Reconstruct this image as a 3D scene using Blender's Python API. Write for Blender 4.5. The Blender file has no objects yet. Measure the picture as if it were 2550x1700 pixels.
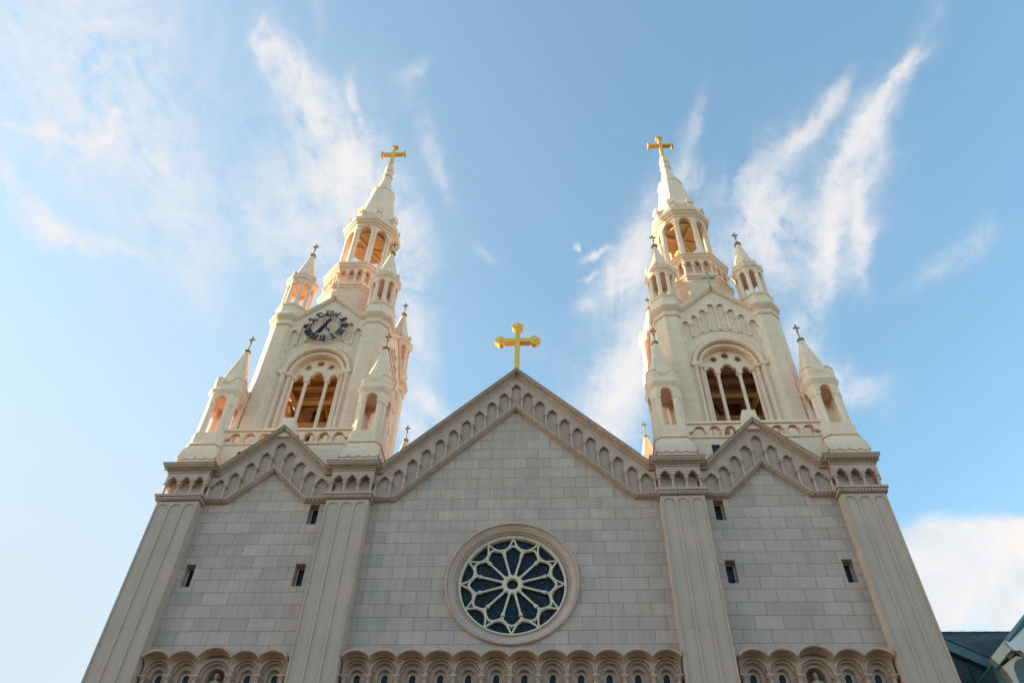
import bpy, bmesh, math, random
from mathutils import Vector, Matrix
from mathutils.geometry import tessellate_polygon
R_ = math.radians
PI = math.pi
rng = random.Random(7)
scene = bpy.context.scene
COL = scene.collection

# ------------------------------------------------------------------ camera
CAM = Vector((1.6186, -27.0, 1.6))
YAW, PITCH, ROLL, FPX = R_(-4.03105), R_(47.25429), R_(1.735195), 1965.28
fwd = Vector((math.sin(YAW)*math.cos(PITCH), math.cos(YAW)*math.cos(PITCH), math.sin(PITCH)))
r0 = Vector((math.cos(YAW), -math.sin(YAW), 0)); u0 = r0.cross(fwd)
rt = math.cos(ROLL)*r0 + math.sin(ROLL)*u0
up = -math.sin(ROLL)*r0 + math.cos(ROLL)*u0
cd = bpy.data.cameras.new('camera'); cam = bpy.data.objects.new('camera', cd); COL.objects.link(cam)
m3 = Matrix((rt, up, -fwd)).transposed()
cam.matrix_world = Matrix.Translation(CAM) @ m3.to_4x4()
cd.sensor_width = 36; cd.lens = FPX/2550*36; cd.clip_end = 20000; cd.clip_start = 0.1
scene.camera = cam

# ------------------------------------------------------------------ sun and sky
SUN_AZ, SUN_EL = 6.0, 12.0          # degrees behind the facade plane (from -x towards +y), elevation
a, e = R_(SUN_AZ), R_(SUN_EL)
sdir = Vector((-math.cos(e)*math.cos(a), math.cos(e)*math.sin(a), math.sin(e)))
sl = bpy.data.lights.new('sun', 'SUN'); sl.energy = 5.0; sl.angle = R_(0.5); sl.color = (1.0, 0.86, 0.50)
so = bpy.data.objects.new('sun', sl); COL.objects.link(so)
so.rotation_euler = sdir.to_track_quat('Z', 'Y').to_euler(); so.location = (-60, 20, 60)

w = bpy.data.worlds.new('World'); scene.world = w; w.use_nodes = True
NT = w.node_tree; NT.nodes.clear()
def wn(t, **k):
    n = NT.nodes.new(t)
    for q, v in k.items(): setattr(n, q, v)
    return n
def wmath(op, x, y=None, clamp=False):
    n = wn('ShaderNodeMath', operation=op); n.use_clamp = clamp
    for i, v in enumerate((x, y)):
        if v is None: continue
        if isinstance(v, (int, float)): n.inputs[i].default_value = v
        else: NT.links.new(v, n.inputs[i])
    return n.outputs[0]
SKY_STRENGTH = 0.15
sky = wn('ShaderNodeTexSky'); sky.sky_type = 'NISHITA'; sky.sun_disc = False
sky.sun_elevation = e; sky.sun_rotation = math.atan2(sdir.x, sdir.y)
sky.air_density = 1.0; sky.dust_density = 0.5; sky.ozone_density = 0.25; sky.altitude = 10
bg = wn('ShaderNodeBackground'); bg.inputs[1].default_value = SKY_STRENGTH
outw = wn('ShaderNodeOutputWorld'); NT.links.new(bg.outputs[0], outw.inputs[0])
CLOUD = (2.20, 2.12, 2.10)
# cirrus streaks and one cumulus, laid out on a high flat cloud layer: (u, v) = direction x/z, y/z
tc = wn('ShaderNodeTexCoord'); sx_ = wn('ShaderNodeSeparateXYZ'); NT.links.new(tc.outputs['Generated'], sx_.inputs[0])
dz_ = wmath('MAXIMUM', sx_.outputs[2], 0.05)
U = wmath('DIVIDE', sx_.outputs[0], dz_); V = wmath('DIVIDE', sx_.outputs[1], dz_)
def wnoise(su, sv, detail=6, rough=0.6, off=0.0, dist=0.0):
    c = wn('ShaderNodeCombineXYZ'); NT.links.new(wmath('MULTIPLY', U, su), c.inputs[0]); NT.links.new(wmath('MULTIPLY', V, sv), c.inputs[1]); c.inputs[2].default_value = off
    n = wn('ShaderNodeTexNoise'); n.inputs['Scale'].default_value = 1; n.inputs['Detail'].default_value = detail; n.inputs['Roughness'].default_value = rough; n.inputs['Distortion'].default_value = dist
    NT.links.new(c.outputs[0], n.inputs[0]); return n
wp = wnoise(7, 4, 5, 0.62, 3.0)
ws_ = wn('ShaderNodeSeparateColor'); NT.links.new(wp.outputs['Color'], ws_.inputs[0])
WU = wmath('ADD', U, wmath('MULTIPLY', wmath('SUBTRACT', ws_.outputs[0], 0.5), 0.11))
WV = wmath('ADD', V, wmath('MULTIPLY', wmath('SUBTRACT', ws_.outputs[1], 0.5), 0.15))
cv = wn('ShaderNodeCombineXYZ'); NT.links.new(WU, cv.inputs[0]); NT.links.new(WV, cv.inputs[1]); cv.inputs[2].default_value = 1
def plane_uv(x, y):
    x *= 2550/2352; y *= 2550/2352
    d = rt*((x-1275)/FPX) + up*((850-y)/FPX) + fwd
    return d.x/d.z, d.y/d.z
def blob(x, y, lx, ly, deg, wt, soft=1.0):
    """elliptic patch of cloud: centre, half lengths and tilt as seen in the photograph, converted to the cloud layer"""
    c, s = math.cos(R_(deg)), math.sin(R_(deg))
    c0 = plane_uv(x, y); a1 = plane_uv(x+lx*c, y-lx*s); b1 = plane_uv(x-ly*s*-1*-1, y-ly*c)
    ax, ay = a1[0]-c0[0], a1[1]-c0[1]; bx, by = b1[0]-c0[0], b1[1]-c0[1]
    det = ax*by-ay*bx
    i11, i12, i21, i22 = by/det, -bx/det, -ay/det, ax/det
    q = []
    for p_, r_ in ((i11, i12), (i21, i22)):
        n = wn('ShaderNodeVectorMath', operation='DOT_PRODUCT'); NT.links.new(cv.outputs[0], n.inputs[0]); n.inputs[1].default_value = (p_, r_, -(p_*c0[0]+r_*c0[1])); q.append(n.outputs['Value'])
    d2 = wmath('ADD', wmath('MULTIPLY', q[0], q[0]), wmath('MULTIPLY', q[1], q[1]))
    return wmath('MULTIPLY', wmath('EXPONENT', wmath('MULTIPLY', d2, -1.1/soft)), wt)
BL = [(250,200,340,260,40,.22),(400,500,260,190,-45,.22),(760,430,190,150,-60,.30),(1900,500,190,120,75,.28),(1750,560,180,110,80,.28),(1450,800,240,100,65,.3),(160,150,300,210,60,.36),(60,60,200,120,20,.28),(330,380,200,110,-50,.34),(430,560,160,60,-60,.22),
      (35,410,60,25,-45,.6),(108,520,75,36,-42,1.15),(165,562,62,20,-20,.95),(275,575,60,16,-22,.4),(60,300,70,10,-5,.7),(165,320,60,13,-20,.9),(235,335,32,12,0,1.0),(268,295,36,10,72,1.1),
      (610,68,18,12,60,.3),(642,108,30,13,-40,.7),(700,166,85,36,-50,1.2),(717,254,62,34,-55,.85),(825,262,46,9,88,.7),(745,30,60,20,-75,.15),(770,330,100,52,-60,.75),(800,430,120,62,-65,.8),(690,420,90,50,20,.45),(720,560,150,62,-50,.45),(640,620,90,40,-50,.35),(600,520,70,30,-40,.25),(880,480,110,40,-70,.6),
      (949,192,42,16,60,.2),(985,350,90,26,-70,.3),(1010,420,60,14,-85,.22),(945,545,80,40,-70,.55),(927,650,90,45,-70,.7),(945,780,80,30,-75,.6),(972,915,70,28,-45,1.0),(940,990,70,30,-60,.8),(1110,570,45,18,-20,.18),
      (1425,905,75,70,60,1.3),(1480,800,100,60,70,.9),(1430,640,85,42,52,1.2),(1473,545,95,42,55,.95),(1400,1000,60,50,70,.8),(1360,575,30,10,18,1.0),(1306,557,7,6,0,1.0),(1350,632,14,7,0,.7),(1605,290,80,18,80,.32),(1587,402,52,38,-60,.5),(1338,700,24,16,60,.3),
      (1911,228,58,20,52,.5),(1841,306,78,21,38,.75),(1718,394,62,22,45,.5),(1745,455,92,28,75,.85),(1771,540,105,52,80,.7),(1666,580,60,45,70,.4),(1800,470,60,26,70,.3),
      (2072,200,62,18,36,1.25),(2120,110,70,34,65,.10),(1998,285,76,42,55,1.1),(1937,376,92,27,66,1.2),(1995,420,92,40,76,.75),(1920,525,112,22,76,1.1),(1990,560,92,20,86,1.0),(1876,640,72,36,76,.7),(1960,620,60,30,80,.35),
      (1900,850,100,36,-42,.7),(1830,770,80,46,70,.5),(1960,900,70,36,0,.35),(2170,610,120,30,30,.2),(2230,560,60,20,60,.15),(1240,820,40,70,90,.12)]
tot = None
for b_ in BL:
    v_ = blob(*b_); tot = v_ if tot is None else wmath('ADD', tot, v_)
def dnoise(sc, detail, rough, dist, seed):
    mp = wn('ShaderNodeMapping'); mp.inputs['Location'].default_value = (seed, seed*1.7, 0); mp.inputs['Scale'].default_value = (sc, sc, sc); NT.links.new(tc.outputs['Generated'], mp.inputs[0])
    n = wn('ShaderNodeTexNoise'); n.inputs['Scale'].default_value = 1; n.inputs['Detail'].default_value = detail; n.inputs['Roughness'].default_value = rough; n.inputs['Distortion'].default_value = dist
    NT.links.new(mp.outputs[0], n.inputs[0]); return n.outputs[0]
n1 = dnoise(11, 10, 0.64, 1.1, 0.3); n2 = wnoise(12, 4.5, 9, 0.66, 5.0, 1.4).outputs[0]; n3 = dnoise(36, 6, 0.7, 0.8, 4.0)
tex = wmath('ADD', wmath('ADD', wmath('MULTIPLY', n1, 0.42), wmath('MULTIPLY', n2, 0.34)), wmath('MULTIPLY', n3, 0.24))
mr_ = wn('ShaderNodeMapRange'); mr_.inputs[1].default_value = 0.40; mr_.inputs[2].default_value = 0.60; mr_.inputs[3].default_value = 0.12; mr_.inputs[4].default_value = 1.5; NT.links.new(tex, mr_.inputs[0])
dens = wmath('MULTIPLY', tot, mr_.outputs[0])
mask = wmath('SUBTRACT', 1.0, wmath('EXPONENT', wmath('MULTIPLY', dens, -1.5)))
tint = wn('ShaderNodeMix', data_type='RGBA', blend_type='MULTIPLY'); tint.inputs[0].default_value = 1; NT.links.new(sky.outputs[0], tint.inputs[6]); tint.inputs[7].default_value = (0.82, 1.04, 1.07, 1)
hz = blob(-120, 1560, 620, 640, 12, 3.0)
hz = wmath('SUBTRACT', 1.0, wmath('EXPONENT', wmath('MULTIPLY', hz, -1.0)))
mh = wn('ShaderNodeMix', data_type='RGBA'); NT.links.new(hz, mh.inputs[0]); NT.links.new(tint.outputs[2], mh.inputs[6]); mh.inputs[7].default_value = (1.68, 1.88, 2.02, 1)
mx = wn('ShaderNodeMix', data_type='RGBA'); NT.links.new(mask, mx.inputs[0]); NT.links.new(mh.outputs[2], mx.inputs[6]); mx.inputs[7].default_value = (*CLOUD, 1)
# the cumulus bank low on the right, with a firmer billowing edge and soft inner shading
cb_ = None
for b_ in [(2230,1300,185,100,-10,1.0),(2140,1250,85,70,0,.7),(2330,1250,130,80,-10,.9),(2180,1390,110,75,0,.7),(2480,1330,160,110,0,.9),(2330,1430,110,60,0,.75)]:
    v_ = blob(*b_); cb_ = v_ if cb_ is None else wmath('ADD', cb_, v_)
cn = dnoise(7, 10, 0.6, 0.3, 9.0)
cm = wmath('ADD', cb_, wmath('MULTIPLY', wmath('SUBTRACT', cn, 0.5), 1.5))
ms = wn('ShaderNodeMapRange', interpolation_type='SMOOTHSTEP'); ms.inputs[1].default_value = 0.25; ms.inputs[2].default_value = 0.90; NT.links.new(cm, ms.inputs[0])
cs = wn('ShaderNodeMapRange'); cs.inputs[1].default_value = 0.38; cs.inputs[2].default_value = 0.62; NT.links.new(dnoise(10, 6, 0.6, 0.5, 13.0), cs.inputs[0])
cc_ = wn('ShaderNodeMix', data_type='RGBA'); NT.links.new(cs.outputs[0], cc_.inputs[0]); cc_.inputs[6].default_value = (1.80, 1.92, 2.08, 1); cc_.inputs[7].default_value = (2.28, 2.22, 2.18, 1)
mk = wn('ShaderNodeMix', data_type='RGBA'); NT.links.new(ms.outputs[0], mk.inputs[0]); NT.links.new(mx.outputs[2], mk.inputs[6]); NT.links.new(cc_.outputs[2], mk.inputs[7])
NT.links.new(mk.outputs[2], bg.inputs[0])

vs = scene.view_settings
vs.view_transform = 'Standard'; vs.look = 'None'; vs.gamma = 1.0; vs.use_curve_mapping = False
vs.exposure = 1.5

# ------------------------------------------------------------------ materials
def new_mat(name):
    m = bpy.data.materials.new(name); m.use_nodes = True
    return m, m.node_tree, m.node_tree.nodes['Principled BSDF']
def nd(t, typ, **k):
    n = t.nodes.new(typ)
    for q, v in k.items(): setattr(n, q, v)
    return n
def mathn(t, op, x, y=None):
    n = nd(t, 'ShaderNodeMath', operation=op)
    for i, v in enumerate((x, y)):
        if v is None: continue
        if isinstance(v, (int, float)): n.inputs[i].default_value = v
        else: t.links.new(v, n.inputs[i])
    return n.outputs[0]
def mixc(t, kind, f, c1, c2):
    n = nd(t, 'ShaderNodeMix', data_type='RGBA', blend_type=kind)
    for s, v in ((0, f), (6, c1), (7, c2)):
        if isinstance(v, (int, float)): n.inputs[s].default_value = v
        elif isinstance(v, tuple): n.inputs[s].default_value = (*v, 1)
        else: t.links.new(v, n.inputs[s])
    return n.outputs[2]
def wear(t, col, amt=0.12, scale=0.8, seed=0.0):
    """mottling and vertical rain streaks, multiplied into the base colour"""
    tc = nd(t, 'ShaderNodeNewGeometry')
    n1 = nd(t, 'ShaderNodeTexNoise'); n1.inputs['Scale'].default_value = scale; n1.inputs['Detail'].default_value = 8
    n1.inputs['Roughness'].default_value = 0.65
    mp = nd(t, 'ShaderNodeMapping'); mp.inputs['Location'].default_value = (seed, seed*2, 0)
    t.links.new(tc.outputs['Position'], mp.inputs[0]); t.links.new(mp.outputs[0], n1.inputs[0])
    mp2 = nd(t, 'ShaderNodeMapping'); mp2.inputs['Scale'].default_value = (5, 5, 0.35)
    t.links.new(tc.outputs['Position'], mp2.inputs[0])
    n2 = nd(t, 'ShaderNodeTexNoise'); n2.inputs['Scale'].default_value = 1.0; n2.inputs['Detail'].default_value = 5
    t.links.new(mp2.outputs[0], n2.inputs[0])
    s = mathn(t, 'ADD', mathn(t, 'MULTIPLY', n1.outputs[0], 0.6), mathn(t, 'MULTIPLY', n2.outputs[0], 0.4))
    mr = nd(t, 'ShaderNodeMapRange'); mr.inputs[1].default_value = 0.3; mr.inputs[2].default_value = 0.7
    mr.inputs[3].default_value = 1 - amt; mr.inputs[4].default_value = 1 + amt*0.6
    t.links.new(s, mr.inputs[0])
    return mixc(t, 'MULTIPLY', 1.0, col, mr.outputs[0]), n1.outputs[0]
def bump(t, p, h, strength, dist=0.02, prev=None):
    b = nd(t, 'ShaderNodeBump'); b.inputs['Strength'].default_value = strength; b.inputs['Distance'].default_value = dist
    t.links.new(h, b.inputs['Height'])
    if prev: t.links.new(prev, b.inputs['Normal'])
    t.links.new(b.outputs[0], p.inputs['Normal']); return b.outputs[0]
def plain(name, base, rough=0.75, metal=0.0, amt=0.12, scale=0.8, bmp=0.15, seed=0.0):
    m, t, p = new_mat(name)
    c, n = wear(t, base, amt, scale, seed)
    t.links.new(c, p.inputs['Base Color']); p.inputs['Roughness'].default_value = rough; p.inputs['Metallic'].default_value = metal
    f = nd(t, 'ShaderNodeTexNoise'); f.inputs['Scale'].default_value = 22; f.inputs['Detail'].default_value = 4
    g = nd(t, 'ShaderNodeNewGeometry'); t.links.new(g.outputs['Position'], f.inputs[0])
    bump(t, p, f.outputs[0], bmp, 0.01)
    return m
def blocks(name, c1, c2, mortar, bw=1.03, bh=0.526, zoff=0.232, xoff=0.515, msize=0.016, amt=0.1, bias=0.0, bmp=0.5, seed=0.0, wrap=False):
    """coursed ashlar: joints by height and by the distance along each wall face"""
    m, t, p = new_mat(name)
    g = nd(t, 'ShaderNodeNewGeometry')
    sp = nd(t, 'ShaderNodeSeparateXYZ'); t.links.new(g.outputs['Position'], sp.inputs[0])
    if wrap:
        cr = nd(t, 'ShaderNodeVectorMath', operation='CROSS_PRODUCT'); t.links.new(g.outputs['True Normal'], cr.inputs[0]); cr.inputs[1].default_value = (0, 0, 1)
        nm = nd(t, 'ShaderNodeVectorMath', operation='NORMALIZE'); t.links.new(cr.outputs[0], nm.inputs[0])
        dt = nd(t, 'ShaderNodeVectorMath', operation='DOT_PRODUCT'); t.links.new(nm.outputs[0], dt.inputs[0]); t.links.new(g.outputs['Position'], dt.inputs[1])
        ux = dt.outputs['Value']
    else: ux = sp.outputs[0]
    cb = nd(t, 'ShaderNodeCombineXYZ')
    t.links.new(mathn(t, 'ADD', ux, xoff+100*bw), cb.inputs[0]); t.links.new(mathn(t, 'ADD', sp.outputs[2], -zoff), cb.inputs[1])
    br = nd(t, 'ShaderNodeTexBrick'); t.links.new(cb.outputs[0], br.inputs['Vector'])
    br.inputs['Scale'].default_value = 1; br.inputs['Brick Width'].default_value = bw; br.inputs['Row Height'].default_value = bh
    br.inputs['Mortar Size'].default_value = msize; br.inputs['Mortar Smooth'].default_value = 0.3; br.inputs['Bias'].default_value = bias
    br.inputs['Color1'].default_value = (*c1, 1); br.inputs['Color2'].default_value = (*c2, 1); br.inputs['Mortar'].default_value = (*mortar, 1)
    c, n = wear(t, br.outputs[0], amt, 0.7, seed)
    t.links.new(c, p.inputs['Base Color']); p.inputs['Roughness'].default_value = 0.8
    f = nd(t, 'ShaderNodeTexNoise'); f.inputs['Scale'].default_value = 14; f.inputs['Detail'].default_value = 5
    t.links.new(g.outputs['Position'], f.inputs[0])
    h = mathn(t, 'SUBTRACT', mathn(t, 'MULTIPLY', f.outputs[0], 0.12), br.outputs['Fac'])
    bump(t, p, h, bmp, 0.015)
    return m
M = {}
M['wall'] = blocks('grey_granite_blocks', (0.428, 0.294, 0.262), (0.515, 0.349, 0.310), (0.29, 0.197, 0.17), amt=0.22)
M['trim'] = plain('pink_beige_terracotta', (0.485, 0.308, 0.26), amt=0.2, scale=1.3)
M['pier'] = blocks('beige_pier_stone', (0.462, 0.315, 0.262), (0.515, 0.335, 0.275), (0.456, 0.307, 0.252), bw=1.3, bh=1.05, zoff=0.62, xoff=0.3, msize=0.008, amt=0.14, bmp=0.25, seed=3)
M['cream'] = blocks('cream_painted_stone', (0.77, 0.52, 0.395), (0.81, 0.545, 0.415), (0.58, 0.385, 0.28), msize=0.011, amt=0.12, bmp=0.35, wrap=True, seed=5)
M['creamp'] = plain('cream_painted_trim', (0.81, 0.538, 0.41), amt=0.12, scale=1.2, bmp=0.1, seed=9)
M['gold'] = plain('gilded_metal', (0.92, 0.50, 0.10), rough=0.3, metal=0.35, amt=0.08, scale=2, bmp=0.05)
M['bronze'] = plain('weathered_bronze', (0.27, 0.21, 0.12), rough=0.6, metal=0.3, amt=0.3, scale=6)
M['patina'] = plain('grey_green_patina', (0.34, 0.36, 0.31), rough=0.6, metal=0.1, amt=0.25, scale=5)
M['brick'] = blocks('shade_brown_brick_lining', (0.30, 0.17, 0.08), (0.36, 0.20, 0.10), (0.22, 0.16, 0.11), bw=0.24, bh=0.08, msize=0.008, wrap=True)  # dark brick tone that also stands in for shade inside the belfry
M['lead'] = plain('dark_lead_edge', (0.10, 0.08, 0.07), rough=0.6, amt=0.25, scale=3)
M['clock'] = plain('dark_blue_painted_iron', (0.006, 0.008, 0.02), rough=0.6, amt=0.2, scale=4)
M['rosewhite'] = plain('pale_stone_tracery', (0.66, 0.50, 0.41), amt=0.1, scale=2, seed=2)
M['statue'] = plain('carved_grey_stone', (0.42, 0.32, 0.27), amt=0.18, scale=5, bmp=0.3)
M['beam'] = plain('old_timber', (0.54, 0.34, 0.16), amt=0.15, scale=2)
def glass_mat():
    m, t, p = new_mat('dark_stained_glass')
    g = nd(t, 'ShaderNodeNewGeometry')
    v = nd(t, 'ShaderNodeTexVoronoi'); v.inputs['Scale'].default_value = 13; t.links.new(g.outputs['Position'], v.inputs['Vector'])
    rp = nd(t, 'ShaderNodeValToRGB'); t.links.new(v.outputs['Color'], rp.inputs[0])
    el = rp.color_ramp.elements; el[0].position = 0.0; el[0].color = (0.005, 0.014, 0.022, 1); el[1].position = 1.0; el[1].color = (0.02, 0.05, 0.06, 1)
    for ps, c in ((0.3, (0.010, 0.014, 0.032, 1)), (0.5, (0.006, 0.030, 0.036, 1)), (0.7, (0.026, 0.012, 0.022, 1)), (0.85, (0.02, 0.065, 0.075, 1))):
        q = el.new(ps); q.color = c
    ve = nd(t, 'ShaderNodeTexVoronoi', feature='DISTANCE_TO_EDGE'); ve.inputs['Scale'].default_value = 13; t.links.new(g.outputs['Position'], ve.inputs['Vector'])
    k = nd(t, 'ShaderNodeMapRange'); k.inputs[1].default_value = 0.0; k.inputs[2].default_value = 0.06; t.links.new(ve.outputs['Distance'], k.inputs[0])
    t.links.new(mixc(t, 'MIX', k.outputs[0], (0.02, 0.02, 0.022), rp.outputs[0]), p.inputs['Base Color'])
    p.inputs['Roughness'].default_value = 0.45; p.inputs['Specular IOR Level'].default_value = 0.12
    bump(t, p, v.outputs['Distance'], 0.4, 0.02)
    return m
M['glass'] = glass_mat()
m, t, p = new_mat('dark_window_glass'); c, _ = wear(t, (0.012, 0.018, 0.03), 0.4, 3); t.links.new(c, p.inputs['Base Color']); p.inputs['Roughness'].default_value = 0.25; p.inputs['Specular IOR Level'].default_value = 0.2
M['pane'] = m

# ------------------------------------------------------------------ mesh builder
def rotz(q):
    c, s = math.cos(q), math.sin(q)
    return lambda p: (p[0]*c - p[1]*s, p[0]*s + p[1]*c, p[2])
class MB:
    def __init__(self, xf=None): self.v = []; self.f = []; self.xf = xf
    def add(self, vs, fs):
        b = len(self.v)
        if self.xf: vs = [self.xf(p) for p in vs]
        self.v += [tuple(p) for p in vs]; self.f += [tuple(b+i for i in f) for f in fs]
        return self
    def box(self, x0, x1, y0, y1, z0, z1):
        return self.add([(x0,y0,z0),(x1,y0,z0),(x1,y1,z0),(x0,y1,z0),(x0,y0,z1),(x1,y0,z1),(x1,y1,z1),(x0,y1,z1)],
                        [(0,3,2,1),(4,5,6,7),(0,1,5,4),(1,2,6,5),(2,3,7,6),(3,0,4,7)])
    def plate(self, outer, y0, y1, holes=()):
        """polygon with holes in the x-z plane, extruded from y0 (front) to y1"""
        loops = [outer] + list(holes)
        tri = tessellate_polygon([[Vector((x, z, 0)) for x, z in l] for l in loops])
        flat = [q for l in loops for q in l]; n = len(flat)
        vs = [(x, y0, z) for x, z in flat] + [(x, y1, z) for x, z in flat]
        fs = [t for t in tri] + [tuple(reversed([i+n for i in t])) for t in tri]
        o = 0
        for l in loops:
            k = len(l)
            for i in range(k):
                j = (i+1) % k; fs.append((o+i, o+j, o+j+n, o+i+n))
            o += k
        return self.add(vs, fs)
    def loft(self, rings, cap0=True, cap1=True, closed=True):
        n = len(rings[0]); vs = [q for r in rings for q in r]; fs = []
        for k in range(len(rings)-1):
            for i in range(n if closed else n-1):
                j = (i+1) % n; fs.append((k*n+i, k*n+j, (k+1)*n+j, (k+1)*n+i))
        if cap0: fs.append(tuple(reversed(range(n))))
        if cap1: fs.append(tuple((len(rings)-1)*n+i for i in range(n)))
        return self.add(vs, fs)
    def octa(self, prof, cx=0, cy=0, n=8, caps=(True, True)):
        rings = []
        for ap, z in prof:
            r = ap/math.cos(PI/n)
            rings.append([(cx+r*math.cos(PI/n + 2*PI*i/n), cy+r*math.sin(PI/n + 2*PI*i/n), z) for i in range(n)])
        return self.loft(rings, *caps)
    def lathe(self, prof, cx=0, cy=0, n=14):
        return self.loft([[(cx+r*math.cos(2*PI*i/n), cy+r*math.sin(2*PI*i/n), z) for i in range(n)] for r, z in prof])
    def csq(self, prof, cx=0, cy=0):
        """chamfered squares: (half, chamfer, z)"""
        rings = []
        for h, c, z in prof:
            rings.append([(cx+x, cy+y, z) for x, y in ((h,-h+c),(h,h-c),(h-c,h),(-h+c,h),(-h,h-c),(-h,-h+c),(-h+c,-h),(h-c,-h))])
        return self.loft(rings)
    def tube(self, pts, r, n=8, closed=False):
        P = [Vector(p) for p in pts]; K = len(P); rings = []
        for i in range(K):
            if closed: d = P[(i+1) % K] - P[i-1]
            else: d = P[min(i+1, K-1)] - P[max(i-1, 0)]
            d.normalize(); ref = Vector((0, 1, 0)) if abs(d.y) < 0.9 else Vector((1, 0, 0))
            s = d.cross(ref).normalized(); q = s.cross(d)
            rr = r[i] if isinstance(r, (list, tuple)) else r
            rings.append([tuple(P[i] + s*rr*math.cos(2*PI*k/n) + q*rr*math.sin(2*PI*k/n)) for k in range(n)])
        if closed: rings.append(rings[0]); return self.loft(rings, False, False)
        return self.loft(rings)
    def sweep(self, path, prof, closed=False):
        """moulding profile (offset along the left normal, y) swept along an x-z path with mitres"""
        K = len(path); rings = []
        for i in range(K):
            p = Vector(path[i]); a_ = Vector(path[i-1]) if (i or closed) else None; b_ = Vector(path[(i+1) % K]) if (i < K-1 or closed) else None
            d1 = (p-a_).normalized() if a_ is not None else None; d2 = (b_-p).normalized() if b_ is not None else None
            d1 = d1 or d2; d2 = d2 or d1
            n1 = Vector((-d1.y, d1.x)); n2 = Vector((-d2.y, d2.x)); nn = n1+n2; nn = nn/max(nn.dot(n1), 1e-6)
            rings.append([(p.x+nn.x*o, y, p.y+nn.y*o) for o, y in prof])
        if closed: rings.append(rings[0])
        return self.loft(rings, not closed, not closed)
    def build(self, name, mat, parent=None, loc=(0,0,0), rz=0, smooth=True):
        me = bpy.data.meshes.new(name); me.from_pydata(self.v, [], self.f)
        bm = bmesh.new(); bm.from_mesh(me); bmesh.ops.recalc_face_normals(bm, faces=bm.faces); bm.to_mesh(me); bm.free()
        me.materials.append(mat)
        if smooth:
            me.shade_smooth(); me.set_sharp_from_angle(angle=R_(38))
        o = bpy.data.objects.new(name, me); COL.objects.link(o); o.location = loc; o.rotation_euler = (0, 0, rz)
        if parent: o.parent = parent
        return o
def tag(o, label=None, cat=None, group=None, kind=None):
    if label: o['label'] = label
    if cat: o['category'] = cat
    if group: o['group'] = group
    if kind: o['kind'] = kind
    return o
def empty(name, loc=(0,0,0)):
    o = bpy.data.objects.new(name, None); COL.objects.link(o); o.location = loc; o.empty_display_size = 0.3; return o
def copy_part(o, parent, loc=None, rz=None):
    c = o.copy(); COL.objects.link(c); c.parent = parent
    if loc is not None: c.location = loc
    if rz is not None: c.rotation_euler = (0, 0, rz)
    for ch in [x for x in bpy.data.objects if x.parent == o]: copy_part(ch, c)
    return c

def arc(cx, cz, r, a0, a1, n=16):
    return [(cx+r*math.cos(a0+(a1-a0)*i/n), cz+r*math.sin(a0+(a1-a0)*i/n)) for i in range(n+1)]
def trefoil(cx, zt, h):
    """right to left outline of a pointed three-lobed arch head, top at zt, half width h"""
    k = h/0.21
    pts = [(cx+h, zt-0.25*k)] + arc(cx+h-0.09*k, zt-0.205*k, 0.09*k, 0, 1.75, 5)
    c2 = [(cx+0.128*k*math.cos(t), zt-0.11*k+0.11*k*math.sin(t)) for t in [PI/2*q/6 for q in range(7)]]
    rightside = pts + c2
    left = [(2*cx-x, z) for x, z in reversed(rightside[:-1])]
    return rightside + left
def rounda(cx, zt, h, n=12): return arc(cx, zt-h, h, 0, PI, n)
def comb(top, niches, strips):
    """outline of a spandrel plate: top boundary left->right, then arch heads cut into its lower edge.
    niches: list of outlines right->left, ordered left->right; strips: (x, half, zbottom) one more than niches"""
    out = list(top)
    n = len(niches)
    for k in range(n, -1, -1):
        x, hw, zb = strips[k]
        out += [(x+hw, zb), (x-hw, zb)]
        if k > 0: out += niches[k-1]
    return out
def colonnette(x, y, z0, z1, r, cap=0.16, mb=None, n=10):
    mb = mb or MB()
    mb.lathe([(r*1.55, z0), (r*1.55, z0+0.03), (r*1.15, z0+0.07), (r, z0+0.09), (r*0.95, z1-cap), (r*1.25, z1-cap+0.015), (r*1.0, z1-cap+0.03),
              (r*1.35, z1-cap*0.45), (r*1.75, z1-cap*0.3)], x, y, n)
    q = r*1.8
    mb.box(x-q, x+q, y-q, y+q, z1-cap*0.3, z1)
    return mb

church = empty('church')
tag(church, 'twin towered church of grey stone with cream painted towers, pinnacles and a rose window', 'church')

# ================================================================== FACADE
# ---- the block wall with its rose and slit openings
slits = [(sx*(8.33), 20.60) for sx in (-1, 1)] + [(sx*8.31, 17.80) for sx in (-1, 1)] + [(sx*12.71, 17.80) for sx in (-1, 1)]
SH = (0.20, 0.49)
hole = lambda x, z: [(x-SH[0], z-SH[1]), (x+SH[0], z-SH[1]), (x+SH[0], z+SH[1]), (x-SH[0], z+SH[1])]
RC = 17.46
outl = [(-14.8, 14.36), (14.8, 14.36), (14.8, 22.6), (12.8, 22.5), (10.45, 24.8), (8.1, 22.5), (5.9, 22.5), (5.6, 22.6), (0, 28.15), (-5.6, 22.6), (-5.9, 22.5), (-8.1, 22.5), (-10.45, 24.8), (-12.8, 22.5), (-14.8, 22.6)]
mb = MB(); mb.plate(outl, 0.0, 0.6, [arc(0, RC, 2.47, 0, 2*PI, 72)[:-1]] + [hole(*s) for s in slits])
mb.build('facade_wall', M['wall'], church)
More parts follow.
